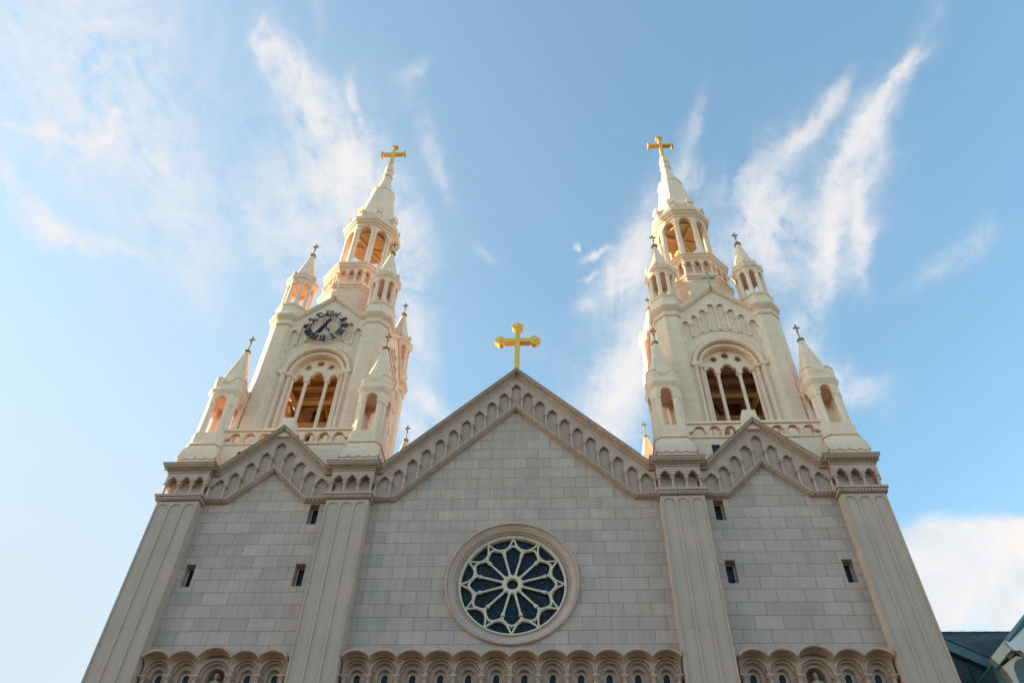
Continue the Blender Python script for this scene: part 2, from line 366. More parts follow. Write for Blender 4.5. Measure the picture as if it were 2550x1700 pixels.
# body of the church behind and below (nave, tower stumps, ground storey)
mb = MB()
mb.plate([(-5.7, 0), (5.7, 0), (5.7, 21.9), (0, 27.2), (-5.7, 21.9)], 1.2, 42)
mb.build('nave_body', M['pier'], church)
for s in (-1, 1):
    mb = MB(); x0, x1 = sorted((s*5.8, s*14.8)); mb.box(x0, x1, 1.3, 9.7, 0, 22.3); mb.build('tower_base', M['pier'], church)
mb = MB(); mb.box(-14.8, 14.8, 0.05, 0.6, 0, 11.2); mb.build('ground_storey_wall', M['wall'], church)

# ---- slit windows
for x, z in slits:
    fr = MB()
    fr.plate([(x-SH[0], z-SH[1]), (x+SH[0], z-SH[1]), (x+SH[0], z+SH[1]), (x-SH[0], z+SH[1])], 0.34, 0.42,
             [[(x-SH[0]+0.045, z-SH[1]+0.05), (x+SH[0]-0.045, z-SH[1]+0.05), (x+SH[0]-0.045, z+SH[1]-0.05), (x-SH[0]+0.045, z+SH[1]-0.05)]])
    o = fr.build('slit_window', M['rosewhite'], church)
    MB().box(x-SH[0]+0.03, x+SH[0]-0.03, 0.39, 0.41, z-SH[1]+0.03, z+SH[1]-0.03).build('pane', M['pane'], o)

# ---- piers
PX = [-14.04, -6.86, 6.86, 14.04]; PH = 0.9
for px in PX:
    mb = MB()
    mb.box(px-PH, px+PH, -0.41, 0.3, 0, 21.0)
    hs = []
    for k in (-1, 0, 1):
        cx = px + k*0.572
        hs.append([(cx-0.245, 2.0), (cx+0.245, 2.0)] + rounda(cx, 20.86, 0.245, 10))
    mb.plate([(px-PH+0.025, 0.004), (px+PH-0.025, 0.004), (px+PH-0.025, 20.996), (px-PH+0.025, 20.996)], -0.45, -0.405, hs)
    pier = mb.build('pier', M['pier'], church)
    # moulding under the little arcade
    mb = MB()
    for sgn in (0,):
        mb.box(px-PH-0.13, px+PH+0.13, -0.60, 0.3, 21.20, 21.30)
        mb.box(px-PH-0.07, px+PH+0.07, -0.53, 0.3, 21.03, 21.197)
    nx = 15
    for i in range(nx):
        x = px-PH-0.02 + (2*PH+0.04)*i/(nx-1)
        mb.box(x-0.035, x+0.035, -0.575, -0.531, 21.06, 21.17)
    mb.build('pier_moulding', M['trim'], pier)
    # recessed core, spandrel plate with three arches, cornice
    mb = MB()
    mb.box(px-PH+0.16, px+PH-0.16, -0.16, 0.3, 21.30, 22.5)
    nich = [trefoil(px+k*0.572, 22.22, 0.215) for k in (-1, 0, 1)]
    strips = [(px+(k-1.5)*0.572, 0.07, 21.93) for k in range(4)]
    st = strips[:]
    top = [(px-PH-0.0, 22.47), (px+PH+0.0, 22.47)]
    st[0] = (px-PH+0.06, 0.06, 21.93); st[3] = (px+PH-0.06, 0.06, 21.93)
    mb.plate(comb(top, nich, st), -0.45, -0.2)
    for nn in nich: mb.tube([(q[0], -0.465, q[1]+0.03) for q in nn], 0.028, 6)
    for sx in (-1, 1):   # side returns of the little arcade
        x0, x1 = sorted((px+sx*PH, px+sx*(PH-0.16))); mb.box(x0, x1, -0.2, 0.3, 21.93, 22.47)
    cap = mb.build('pier_arcade', M['trim'], pier)
    for k in range(4):
        xx = st[k][0]
        colonnette(xx, -0.37, 21.30, 21.93, 0.055).build('colonnette', M['trim'], pier)
    mb = MB()
    for h_, y_, z0, z1 in ((0.03, -0.49, 22.475, 22.55), (0.06, -0.53, 22.552, 22.62), (0.20, -0.69, 22.692, 22.76), (0.25, -0.73, 22.762, 22.83)):
        mb.box(px-PH-h_, px+PH+h_, y_, 0.9, z0, z1)
    mb.box(px-PH-0.12, px+PH+0.12, -0.60, 0.9, 22.622, 22.69)
    n = 20
    for i in range(n):
        x = px-PH-0.16 + (2*PH+0.32)*i/(n-1)
        mb.box(x-0.03, x+0.03, -0.665, -0.601, 22.63, 22.685)
        mb.box(x-0.03, x+0.03, -0.575, -0.531, 22.557, 22.61)
    for sx in (-1, 1):
        for i in range(10):
            y = -0.55+i*0.13
            x0, x1 = sorted((px+sx*(PH+0.12), px+sx*(PH+0.175))); mb.box(x0, x1, y-0.03, y+0.03, 22.63, 22.685)
    mb.build('cornice', M['trim'], pier)
    MB().box(px-PH-0.27, px+PH+0.27, -0.75, 0.9, 22.832, 22.855).build('lead_capping', M['lead'], pier)

# ---- gables with stepped trefoil arcades
def gable(cx, half, zin, zout, nk, name):
    """half: half width of the field between piers; zin apex of the lower moulding, zout apex of the roof line"""
    zlow = 21.26
    rise = zin - zlow
    low = [(cx-half, zlow), (cx-rise, zlow), (cx, zin), (cx+rise, zlow), (cx+half, zlow)]
    def lowz(x): return max(zlow, zin-abs(x-cx))
    def topz(x): return zout-abs(x-cx)*1.0
    # frieze plate
    ztop0 = zout-0.33
    zend = max(zout-0.33-half, 22.44)
    xe = ztop0 - zend
    topb = [(cx-half, zend)]
    if xe < half: topb.append((cx-xe, zend))
    topb += [(cx, ztop0)]
    if xe < half: topb.append((cx+xe, zend))
    topb.append((cx+half, zend))
    ks = list(range(-nk, nk+1)); zt = {}
    for k in ks:
        z = zin + 1.38 - abs(k)*0.55
        if abs(k) == nk: z = zin+1.38-(nk-1)*0.55-0.36
        zt[k] = z
    nich = [trefoil(cx+k*0.553, zt[k], 0.215) for k in ks]
    strips = []
    cols = []
    for i in range(len(ks)+1):
        x = cx + (ks[0]-0.5+i)*0.553
        near = [zt[k] for k in (ks[0]+i-1, ks[0]+i) if k in zt]
        zb = min(near)-0.30
        hw = 0.065
        if i == 0: x = cx-half+0.05; hw = 0.05
        if i == len(ks): x = cx+half-0.05; hw = 0.05
        strips.append((x, hw, zb)); cols.append((x, zb))
    mb = MB(); mb.plate(comb(topb, nich, strips), -0.165, -0.02)
    # plain panel behind the arches
    pan = [(x, z-0.02) for x, z in low] + [(cx+half, zend-0.05)] + ([(cx+xe, zend-0.05)] if xe < half else []) + [(cx, ztop0-0.05)] + ([(cx-xe, zend-0.05)] if xe < half else []) + [(cx-half, zend-0.05)]
    mb.plate(pan, -0.03, -0.004)
    for nn in nich: mb.tube([(q[0], -0.175, q[1]+0.028) for q in nn], 0.026, 6)
    g = mb.build(name, M['trim'], church)
    for x, zb in cols:
        colonnette(x, -0.175, lowz(x)+0.02, zb, 0.056).build('colonnette', M['trim'], g)
    # lower string moulding
    mb = MB()
    mb.sweep(low, [(0.045, -0.27), (0.0, -0.27), (-0.02, -0.24), (-0.08, -0.17), (-0.095, -0.13), (-0.115, -0.10), (-0.115, 0.0), (0.045, 0.0)])
    L = 0; step = 0.15
    for (ax, az), (bx, bz) in zip(low[:-1], low[1:]):
        d = Vector((bx-ax, bz-az)); ln = d.length; d.normalize(); nrm = Vector((-d.y, d.x)); n = int(ln/step)
        for i in range(n):
            c = Vector((ax, az)) + d*((i+0.5)*ln/n)
            # slanted cable pieces on the moulding's lower face
            p0 = c + nrm*-0.02 + d*0.04; p1 = c + nrm*-0.095 - d*0.04
            mb.tube([(p0.x, -0.245, p0.y), (p1.x, -0.155, p1.y)], 0.028, 6)
    mb.build('string_moulding', M['trim'], g)
    # raking cornice
    zc = 22.77
    x1 = zout - zc
    path = [(cx-half-0.0, zc)] + ([(cx-x1, zc)] if x1 < half-0.01 else []) + [(cx, zout)] + ([(cx+x1, zc)] if x1 < half-0.01 else []) + [(cx+half+0.0, zc)]
    mb = MB()
    mb.sweep(path, [(-0.03, -0.50), (-0.065, -0.49), (-0.085, -0.45), (-0.09, -0.42), (-0.115, -0.41), (-0.12, -0.34), (-0.15, -0.31), (-0.16, -0.25), (-0.20, -0.22), (-0.22, -0.18), (-0.235, -0.16), (-0.235, 0.0), (-0.03, 0.3)])
    for (ax, az), (bx, bz) in zip(path[:-1], path[1:]):
        d = Vector((bx-ax, bz-az)); ln = d.length
        if ln < 0.3: continue
        d.normalize(); nrm = Vector((-d.y, d.x)); n = int(ln/0.125)
        for i in range(n):
            c = Vector((ax, az)) + d*((i+0.5)*ln/n)
            for o0, o1, y0, y1 in ((-0.085, -0.118, -0.455, -0.405), (-0.122, -0.155, -0.36, -0.305)):
                q = [c+nrm*o0-d*0.035, c+nrm*o0+d*0.035, c+nrm*o1+d*0.035, c+nrm*o1-d*0.035]
                mb.plate([(v.x, v.y) for v in q], y0, y1)
    mb.build('cornice', M['trim'], g)
    mb = MB(); mb.sweep(path, [(0.0, -0.515), (-0.028, -0.515), (-0.028, 0.9), (0.0, 0.9)]); mb.build('lead_capping', M['lead'], g)
    return g
gable(0, 5.93, 26.27, 28.49, 10, 'central_gable')
for s in (-1, 1): gable(s*10.45, 2.66, 22.92, 25.12, 4, 'tower_bay_gable')
# small plinth blocks standing on the bay gables
for s in (-1, 1):
    mb = MB(); x = s*10.45
    mb.plate([(x-0.42, 24.6), (x+0.42, 24.6), (x+0.40, 25.15), (x+0.30, 25.32), (x+0.29, 25.72), (x-0.29, 25.72), (x-0.30, 25.32), (x-0.40, 25.15)], -0.30, 0.25)
    mb.build('gable_plinth', M['creamp'], church)

# ---- rose window
ring = arc(0, RC, 1.0, 0, 2*PI, 72)[:-1]
def circ(r, n=72, cx=0, cz=RC): return [(cx+r*math.cos(2*PI*i/n), cz+r*math.sin(2*PI*i/n)) for i in range(n)]
mb = MB()
mb.sweep(circ(2.2, 72), [(-0.38, 0.02), (-0.38, -0.05), (-0.355, -0.11), (-0.32, -0.125), (-0.285, -0.11), (-0.275, -0.045), (-0.255, -0.055), (-0.235, -0.045), (-0.05, 0.07), (-0.045, 0.13), (-0.01, 0.12), (0.02, 0.14), (0.03, 0.20), (0.06, 0.19), (0.10, 0.22), (0.12, 0.5), (0.0, 0.5)], closed=True)
rose = mb.build('rose_window', M['trim'], church)
mb = MB()
mb.sweep(circ(2.09, 72), [(0.0, 0.215), (0.02, 0.17), (0.06, 0.16), (0.09, 0.19), (0.10, 0.26), (0.10, 0.4), (0.0, 0.4)], closed=True)
mb.build('outer_rim', M['rosewhite'], rose)
MB().plate(circ(2.05, 64), 0.36, 0.38).build('stained_glass', M['glass'], rose)
mb = MB(); mb.sweep(circ(0.30, 32), [(-0.09, 0.24), (-0.06, 0.19), (0.0, 0.17), (0.06, 0.19), (0.08, 0.24), (0.08, 0.34), (-0.09, 0.34)], closed=True)
mb.build('hub', M['rosewhite'], rose)
NP = 12
for k in range(NP):
    q = PI/2 + (k+0.5)*2*PI/NP
    def pt(r, y=0.25): return (r*math.cos(q), y, RC+r*math.sin(q))
    mb = MB(); mb.tube([pt(0.36), pt(0.42), pt(0.44), pt(1.18), pt(1.22), pt(1.26), pt(1.30), pt(1.34)], [0.075, 0.07, 0.046, 0.042, 0.075, 0.06, 0.085, 0.075], 10)
    mb.build('spoke', M['rosewhite'], rose)
for k in range(NP):
    qc = PI/2 + k*2*PI/NP
    # petal head: three lobes between two spokes, and the cusped outer scallop that meets the rim
    def PT(r, dq, y=0.25): return (r*math.cos(qc+dq), y, RC+r*math.sin(qc+dq))
    mb = MB()
    hw = PI/NP
    pts = []
    c_r = 1.33; rad = 0.345
    for i in range(19):
        t = -PI/2 + PI*i/18
        # circle-like head in local polar frame
        rr = c_r + rad*math.cos(t)*0.98
        tt = rad*math.sin(t)
        pts.append(PT(math.hypot(rr, tt), math.atan2(tt, rr)))
    mb.tube(pts, 0.04, 8)
    # inner cusps
    for s in (-1, 1):
        cp = []
        for i in range(7):
            t = s*(0.25 + 0.95*i/6)
            rr = c_r + (rad-0.05-0.018*math.sin(PI*i/6)**2)*math.cos(t); tt = (rad-0.05-0.018*math.sin(PI*i/6)**2)*math.sin(t)
            cp.append(PT(math.hypot(rr, tt), math.atan2(tt, rr), 0.27))
        mb.tube(cp, 0.014, 6)
    # ogee arms from this petal's crown shoulders out to the rim points
    for s in (-1, 1):
        ar = []
        for i in range(11):
            u = i/10
            # concave arc from the spoke head (dq=hw, r=1.5) to the rim point (dq=0, r=2.02)
            ang = hw*(1-u)
            r_ = 1.53 + 0.49*(u**2.8)
            ar.append(PT(r_, s*ang, 0.24))
        mb.tube(ar, [0.048-0.014*i/10 for i in range(11)], 8)
        zig = []
        for i in range(13):
            u = 0.06+0.78*i/12; ang = hw*(1-u); r_ = 1.53+0.49*(u**2.8)+0.065+0.012*math.cos(i*PI/1.5)
            zig.append(PT(r_, s*ang, 0.27))
        mb.tube(zig, 0.012, 5)
    mb.tube([PT(1.66, 0), PT(1.76, 0)], [0.035, 0.01], 8); mb.tube([PT(1.92, 0), PT(2.03, 0)], [0.02, 0.05], 8)
    mb.build('petal_tracery', M['rosewhite'], rose)

# ---- scalloped hood arcades with windows
def wind_arcade(arches):
    """arches: list of (xc, halfspacing, is_niche)"""
    zs = 13.93
    hood = MB()
    x0 = arches[0][0]-arches[0][1]; x1 = arches[-1][0]+arches[-1][1]
    for xc, hs, ni in arches:
        rise = 0.22 if not ni else 0.34
        Rr = (hs*hs+rise*rise)/(2*rise); th = math.asin(min(1, hs/Rr)); zv = 14.36
        N = 16
        lipt = [(xc+Rr*math.sin(-th+2*th*i/N), zv-(Rr-rise)+Rr*math.cos(-th+2*th*i/N)) for i in range(N+1)]
        ro = hs*0.985
        ringp = []
        for i in range(N+1):
            xx = (lipt[i][0]-xc)/hs
            ringp.append((xc+xx*hs, zs + (0.22 + (0.28 if not ni else 0.40)*math.sqrt(max(0, 1-(xx*0.985)**2)))))
        # lip roll, cove to the wall below, weathering to the wall above
        rings = []
        for i in range(N+1):
            (lx, lz), (gx, gz) = lipt[i], ringp[i]
            rings.append([(lx, 0.01, lz+0.09), (lx, -0.12, lz+0.075), (lx, -0.44, lz+0.03), (lx, -0.485, lz+0.01), (lx, -0.50, lz-0.03), (lx, -0.485, lz-0.07), (lx, -0.45, lz-0.085),
                          (lx, -0.43, lz-0.055), (lx, -0.34, lz-0.015), (gx, -0.24, lz*0.8+gz*0.2-0.02), (gx, -0.15, lz*0.35+gz*0.65), (gx, -0.112, gz), (gx, 0.01, gz)])
        hood.loft(rings, True, True)
    hd = hood.build('hood_moulding', M['trim'], church)
    # two recessed orders as spandrel plates
    def order(rf, yf, yb, z0, name):
        nich, st = [], []
        for xc, hs, ni in arches:
            r = hs-(0.4925-rf); zc = zs
            nich.append(arc(xc, zc, r, 0, PI, 18))
        for i in range(len(arches)+1):
            if i == 0: xm = x0+0.02; hw = 0.02
            elif i == len(arches): xm = x1-0.02; hw = 0.02
            else: xm = arches[i][0]-arches[i][1]; hw = 0.01
            st.append((xm, hw, z0))
        mbx = MB(); mbx.plate(comb([(x0, 14.62), (x1, 14.62)] if False else [(x0, 14.36), (x1, 14.36)], nich, st) if not any(n for _, _, n in arches) else comb([(x0, 14.40), (x1, 14.40)], [arc(xc, zs-(0.0 if not ni else 0.13), hs-(0.4925-rf), 0, PI, 18) for xc, hs, ni in arches], st), yf, yb)
        for xc, hs, ni in arches:
            r = hs-(0.4925-rf); mbx.tube([(x, yf+0.0, z) for x, z in arc(xc, zs-(0.0 if not ni else 0.13), r+0.03, 0, PI, 18)], 0.03, 8)
        return mbx
    a1 = order(0.425, -0.10, 0.0, 13.79, 'o'); oa = a1.build('arch_order', M['trim'], hd)
    a2 = order(0.345, 0.004, 0.10, 13.79, 'i'); a2.build('inner_arch_order', M['trim'], hd)
    # window wall
    holes = []
    for xc, hs, ni in arches:
        r = 0.215 if not ni else 0.34; zc = 13.895 if not ni else 13.82
        holes.append([(xc-r, 11.6), (xc+r, 11.6)] + arc(xc, zc, r, 0, PI, 14))
    mbx = MB(); mbx.plate([(x0, 11.2), (x1, 11.2), (x1, 14.45), (x0, 14.45)], 0.12, 0.42, holes); mbx.build('arcade_wall', M['trim'], hd)
    for xc, hs, ni in arches:
        if ni:
            mbx = MB(); rings = []
            for i in range(9):   # curved back of the niche
                q = PI*i/8
                rings.append([(xc-0.34*math.cos(q), 0.42+0.25*math.sin(q), z) for z in (11.6, 12.6, 13.82)])
            mbx.loft(rings, False, False, closed=False)
            for i in range(8):
                q0, q1 = PI*i/8, PI*(i+1)/8
                rr = []
                for q in (q0, q1): rr.append([(xc-0.34*math.cos(q)*math.cos(f), 0.42+0.25*math.sin(q)*math.cos(f), 13.82+0.34*math.sin(f)) for f in [PI/2*j/6 for j in range(7)]])
                mbx.loft(rr, False, False, closed=False)
            mbx.box(xc-0.34, xc+0.34, 0.0, 0.6, 11.55, 11.62)
            mbx.build('statue_niche', M['trim'], church)
        else:
            r = 0.215
            fr = MB(); o1 = [(xc-r, 11.6), (xc+r, 11.6)] + arc(xc, 13.895, r, 0, PI, 14)
            i1 = [(xc-0.12, 11.7), (xc+0.12, 11.7)] + arc(xc, 13.88, 0.12, 0, PI, 12)
            fr.plate(o1, 0.30, 0.38, [i1]); fr.tube([(x, 0.30, z) for x, z in i1[1:]], 0.02, 6)
            o = fr.build('round_headed_window', M['rosewhite'], church)
            MB().plate([(xc-0.14, 11.65), (xc+0.14, 11.65)] + arc(xc, 13.88, 0.14, 0, PI, 12), 0.345, 0.355).build('pane', M['pane'], o)
    for i in range(len(arches)+1):
        xm = arches[i][0]-arches[i][1] if i < len(arches) else x1
        if i == 0: xm = x0+0.11
        if i == len(arches): xm = x1-0.11
        mbx = MB()
        mbx.lathe([(0.10, 11.2), (0.10, 11.35), (0.075, 11.4), (0.07, 13.58), (0.09, 13.6), (0.075, 13.62), (0.10, 13.70), (0.125, 13.735)], xm, -0.08, 12)
        for q in range(8):
            aq = q*PI/4+PI/8
            mbx.lathe([(0.0, 13.66), (0.028, 13.68), (0.03, 13.70), (0.0, 13.725)], xm+0.105*math.cos(aq), -0.08+0.105*math.sin(aq), 6)
        mbx.box(xm-0.13, xm+0.13, -0.21, 0.12, 13.735, 13.79)
        mbx.box(xm-0.07, xm+0.07, 0.02, 0.12, 11.2, 13.735)
        mbx.build('arcade_column', M['trim'], church)
wind_arcade([(-5.4175+0.985*i, 0.4925, False) for i in range(12)])
for s in (-1, 1):
    ws = [0.985, 1.005, 1.23, 0.985, 0.985] if s < 0 else [0.985, 0.985, 1.23, 1.005, 0.985]
    x = s*10.47 - sum(ws)/2; L = []
    for i, wd in enumerate(ws): L.append((x+wd/2, wd/2, i == 2)); x += wd
    wind_arcade(L)

# ================================================================== TOWERS
TC = (10.97, 5.5)
def parts_tower(cx):
    cy = TC[1]; LOC = (cx, cy, 0)
    # ---- shaft: four faces with belfry openings, gables, corner octagons
    sh = MB()
    zs = 31.45
    for k in range(4):
        sh.xf = rotz(k*PI/2)
        opening = [(-1.62, 26.3), (1.62, 26.3)] + arc(0, zs, 1.62, 0, PI, 28)
        sh.plate([(-2.6, 22.72), (2.6, 22.72), (2.6, 35.45), (1.95, 35.45), (0, 37.25), (-1.95, 35.45), (-2.6, 35.45)], -3.13, -2.95,
                 [opening])
        op2 = [(-1.34, 26.3), (1.34, 26.3)] + arc(0, zs, 1.34, 0, PI, 28)
        sh.plate([(-2.55, 22.8), (2.55, 22.8), (2.55, 35.4), (-2.55, 35.4)], -2.946, -2.62, [op2])
    sh.xf = None
    for sx in (-1, 1):
        for sy in (-1, 1):
            sh.octa([(0.82, 22.72), (0.82, 35.4)], sx*2.6, sy*2.6)
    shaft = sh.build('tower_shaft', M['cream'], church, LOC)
    # arch rolls, hood band, jamb columns
    rl = MB()
    for k in range(4):
        rl.xf = rotz(k*PI/2)
        rl.tube([(x, -3.15, z) for x, z in arc(0, zs, 1.75, 0, PI, 32)], 0.12, 10)
        rl.tube([(x, -2.97, z) for x, z in arc(0, zs, 1.47, 0, PI, 32)], 0.11, 10)
        rl.sweep(arc(0, zs, 1.90, 0, PI, 32), [(0.0, -3.13), (0.0, -3.17), (-0.04, -3.19), (-0.07, -3.13)])
        rl.sweep(arc(0, 31.47, 2.50, R_(35.5), R_(144.5), 28), [(0.03, -3.12), (0.03, -3.17), (-0.03, -3.17), (-0.04, -3.12)])
        for s in (-1, 1): rl.box(min(s*2.0, s*2.2), max(s*2.0, s*2.2), -3.165, -3.12, 32.86, 32.92)
    rl.xf = None
    rl.build('arch_mouldings', M['creamp'], shaft)
    jc = MB()
    for s in (-1, 1):
        jc.lathe([(0.15, 26.3), (0.12, 26.4), (0.115, 31.1), (0.14, 31.14), (0.16, 31.2)], s*1.75, -3.13, 12)
        jc.lathe([(0.14, 26.3), (0.11, 26.4), (0.105, 31.1), (0.13, 31.14), (0.15, 31.2)], s*1.47, -2.93, 12)
        jc.box(min(s*1.58, s*1.95), max(s*1.58, s*1.95), -3.30, -3.0, 31.2, 31.45)
        jc.box(min(s*1.30, s*1.60), max(s*1.30, s*1.60), -3.12, -2.8, 31.2, 31.45)
        jc.lathe([(0.1, 26.3), (0.1, 31.2)], s*1.29, -2.75, 10)
        jc.box(min(s*1.14, s*1.36), max(s*1.14, s*1.36), -2.90, -2.6, 31.15, 31.40)
    j0 = jc.build('jamb_columns', M['creamp'], shaft)
    for k in (1, 2, 3): copy_part(j0, shaft, rz=k*PI/2)
    # tracery with three roundels over three lights
    tr = MB()
    top = arc(0, zs, 1.38, PI, 0, 26)
    nich = [trefoil(-0.905, 31.56, 0.245), trefoil(0, 31.78, 0.47), trefoil(0.905, 31.56, 0.245)]
    st = [(-1.30, 0.08, 31.3), (-0.565, 0.095, 31.3), (0.565, 0.095, 31.3), (1.30, 0.08, 31.3)]
    hl = [circ(0.225, 16, 0, 32.42), circ(0.20, 16, -0.64, 32.15), circ(0.20, 16, 0.64, 32.15)]
    tr.plate(comb(top, nich, st), -2.70, -2.52, hl)
    for h in hl: tr.tube([(x, -2.71, z) for x, z in h], 0.028, 6, closed=True)
    for h in nich: tr.tube([(x, -2.71, z+0.02) for x, z in h], 0.03, 6)
    t0 = tr.build('belfry_tracery', M['creamp'], shaft)
    mu = MB(); mu.lathe([(0.13, 26.3), (0.10, 26.4), (0.095, 31.0), (0.12, 31.03), (0.14, 31.1)], 0.565, -2.61, 12)
    mu.box(0.565-0.15, 0.565+0.15, -2.76, -2.46, 31.1, 31.30)
    m0 = mu.build('mullion', M['creamp'], shaft)
    m1 = MB(); m1.lathe([(0.13, 26.3), (0.10, 26.4), (0.095, 31.0), (0.12, 31.03), (0.14, 31.1)], -0.565, -2.61, 12)
    m1.box(-0.565-0.15, -0.565+0.15, -2.76, -2.46, 31.1, 31.30)
    mm = m1.build('mullion', M['creamp'], shaft)
    for k in (1, 2, 3):
        for o in (t0, m0, mm): copy_part(o, shaft, rz=k*PI/2)
    # stepped blind arcade of the gable
    sa = MB()
    xs = [-1.82, -1.30, -0.78, -0.27, 0.27, 0.78, 1.30, 1.82]; zt = [34.68, 35.16, 35.62, 36.10, 36.10, 35.62, 35.16, 34.68]
    nich = [rounda(x, z, 0.165, 8) for x, z in zip(xs, zt)]
    mid = [(-2.06, 34.25)] + [((xs[i]+xs[i+1])/2, min(zt[i], zt[i+1])-0.24) for i in range(7)] + [(2.06, 34.25)]
    mid[4] = (0, 35.85)
    st = [(x, 0.075 if i not in (0, 8) else 0.06, z) for i, (x, z) in enumerate(mid)]
    sa.plate(comb([(-2.12, 35.35), (-1.95, 35.38), (0, 37.15), (1.95, 35.38), (2.12, 35.35)], nich, st), -3.24, -3.128)
    for h in nich: sa.tube([(x, -3.245, z) for x, z in h], 0.018, 5)
    s0 = sa.build('stepped_arcade', M['cream'], shaft)
    for x, z in mid:
        dz = math.sqrt(max(0, 2.5**2-x*x)) + 31.47 if abs(x) < 2.0 else 33.0
        cl = MB(); colonnette(x, -3.19, dz+0.02, z, 0.05, 0.17, cl); cl.build('colonnette', M['creamp'], s0)
    for k in (1, 2, 3): copy_part(s0, shaft, rz=k*PI/2)
    # raking cornices of the gables with beads, and the cornices round the corner octagons
    gc = MB()
    path = [(-2.35, 35.67), (-1.95, 35.67), (0, 37.55), (1.95, 35.67), (2.35, 35.67)]
    gc.sweep(path, [(0.0, -3.42), (-0.05, -3.42), (-0.08, -3.36), (-0.14, -3.34), (-0.15, -3.27), (-0.24, -3.25), (-0.27, -3.20), (-0.33, -3.18), (-0.36, -3.13), (-0.36, -3.0), (0.0, -2.9)])
    for (ax, az), (bx, bz) in zip(path[1:3], path[2:4]):
        d = Vector((bx-ax, bz-az)); ln = d.length; d.normalize(); nr = Vector((-d.y, d.x)); n = int(ln/0.13)
        for i in range(n):
            c = Vector((ax, az)) + d*((i+0.5)*ln/n)
            q = [c+nr*-0.155-d*0.04, c+nr*-0.155+d*0.04, c+nr*-0.225+d*0.04, c+nr*-0.225-d*0.04]
            gc.plate([(v.x, v.y) for v in q], -3.32, -3.25)
    g0 = gc.build('gable_cornice', M['creamp'], shaft)
    for k in (1, 2, 3): copy_part(g0, shaft, rz=k*PI/2)
    cc = MB()
    cc.octa([(0.83, 35.12), (0.86, 35.16), (0.86, 35.24), (0.84, 35.26), (0.84, 35.36), (0.90, 35.42), (0.91, 35.56), (0.98, 35.60), (1.00, 35.68), (1.04, 35.72), (1.04, 35.79), (0.97, 35.84), (0.90, 36.05)], 0, 0)
    for k in range(8):
        q = k*PI/4; fx = rotz(q)
        cc.xf = fx
        for i in (-1, 0, 1):
            cc.tube([(0.845, i*0.22+0.095*math.cos(t), 34.93+0.095*math.sin(t)) for t in [PI*j/8 for j in range(9)]], 0.022, 5)
        cc.box(0.82, 0.865, -0.35, 0.35, 35.04, 35.12)
        for i in range(7): cc.box(0.91, 0.955, (i-3)*0.105-0.028, (i-3)*0.105+0.028, 35.48, 35.58)
    cc.xf = None
    c0 = cc.build('corner_cornice', M['creamp'], shaft, (2.6, -2.6, 0))
    for p_ in ((-2.6, -2.6), (2.6, 2.6), (-2.6, 2.6)): copy_part(c0, shaft, loc=(*p_, 0))
    # gable roofs and belfry floor, ceiling and beams
    rf = MB()
    for k in range(2):
        rf.xf = rotz(k*PI/2)
        rf.plate([(-2.3, 35.3), (2.3, 35.3), (0, 37.45-0.0)], -3.1, 3.1)
    rf.xf = None
    rf.build('tower_roof', M['creamp'], shaft)
    ln_ = MB()
    for k in range(4):
        ln_.xf = rotz(k*PI/2)
        ln_.plate([(-2.45, 25.9), (2.45, 25.9), (2.45, 33.6), (-2.45, 33.6)], -2.50, -2.40, [[(-1.36, 26.25), (1.36, 26.25)] + arc(0, zs, 1.36, 0, PI, 20)])
    ln_.xf = None
    ln_.build('belfry_shade_lining', M['brick'], shaft)  # dark brick plates added to deepen the shade behind the openings
    MB().box(-2.7, 2.7, -2.7, 2.7, 22.8, 25.9).build('belfry_floor', M['creamp'], shaft)
    MB().box(-2.62, 2.62, -2.62, 2.62, 33.6, 33.8).build('belfry_ceiling', M['beam'], shaft)
    bmz = MB()
    for y in (-1.8, -0.9, 0.0, 0.9, 1.8): bmz.box(-2.6, 2.6, y-0.12, y+0.12, 33.2, 33.6)
    bmz.build('ceiling_joists', M['beam'], shaft)
    for (xa, ya, za, xb, yb, zb) in ((-2.5, -0.9, 31.2, 2.5, -0.9, 31.2), (-2.5, 0.9, 31.2, 2.5, 0.9, 31.2), (-2.5, 2.0, 29.6, 2.5, 2.0, 29.6),
                                     (-0.8, 1.0, 33.4, 1.9, 1.0, 26.0), (0.4, 2.0, 33.4, 2.2, 2.0, 28.0), (-2.2, -2.3, 32.3, -2.2, 2.3, 32.3), (2.2, -2.3, 32.3, 2.2, 2.3, 32.3), (-1.2, 2.3, 33.2, -1.2, 2.3, 26)):
        b = MB(); b.tube([(xa, ya, za), (xb, yb, zb)], 0.17, 4); b.build('timber_brace', M['beam'], shaft, smooth=False)
    # ---- drum, lantern, spire
    dr = MB()
    dr.octa([(2.0, 34.5), (2.0, 39.7)])
    drum = dr.build('drum', M['cream'], church, LOC)
    d2 = MB()
    d2.octa([(2.0, 39.66), (2.04, 39.72), (2.05, 39.84), (2.10, 39.88), (2.12, 40.02), (2.20, 40.06), (2.21, 40.22), (2.1, 40.30), (2.06, 40.46), (1.68, 40.5), (1.68, 41.9)])
    d2.build('lower_cornice', M['creamp'], drum)
    d3 = MB()
    for k in range(8):
        d3.xf = rotz(k*PI/4)
        nich = [rounda(x, 41.80, 0.20, 8) for x in (-0.55, 0, 0.55)]
        d3.plate(comb([(-0.828, 42.0), (0.828, 42.0)], nich, [(-0.79, 0.035, 41.40), (-0.275, 0.07, 41.40), (0.275, 0.07, 41.40), (0.79, 0.035, 41.40)]), -2.0, -1.8)
    d3.xf = None
    ar = d3.build('drum_arcade', M['creamp'], drum)
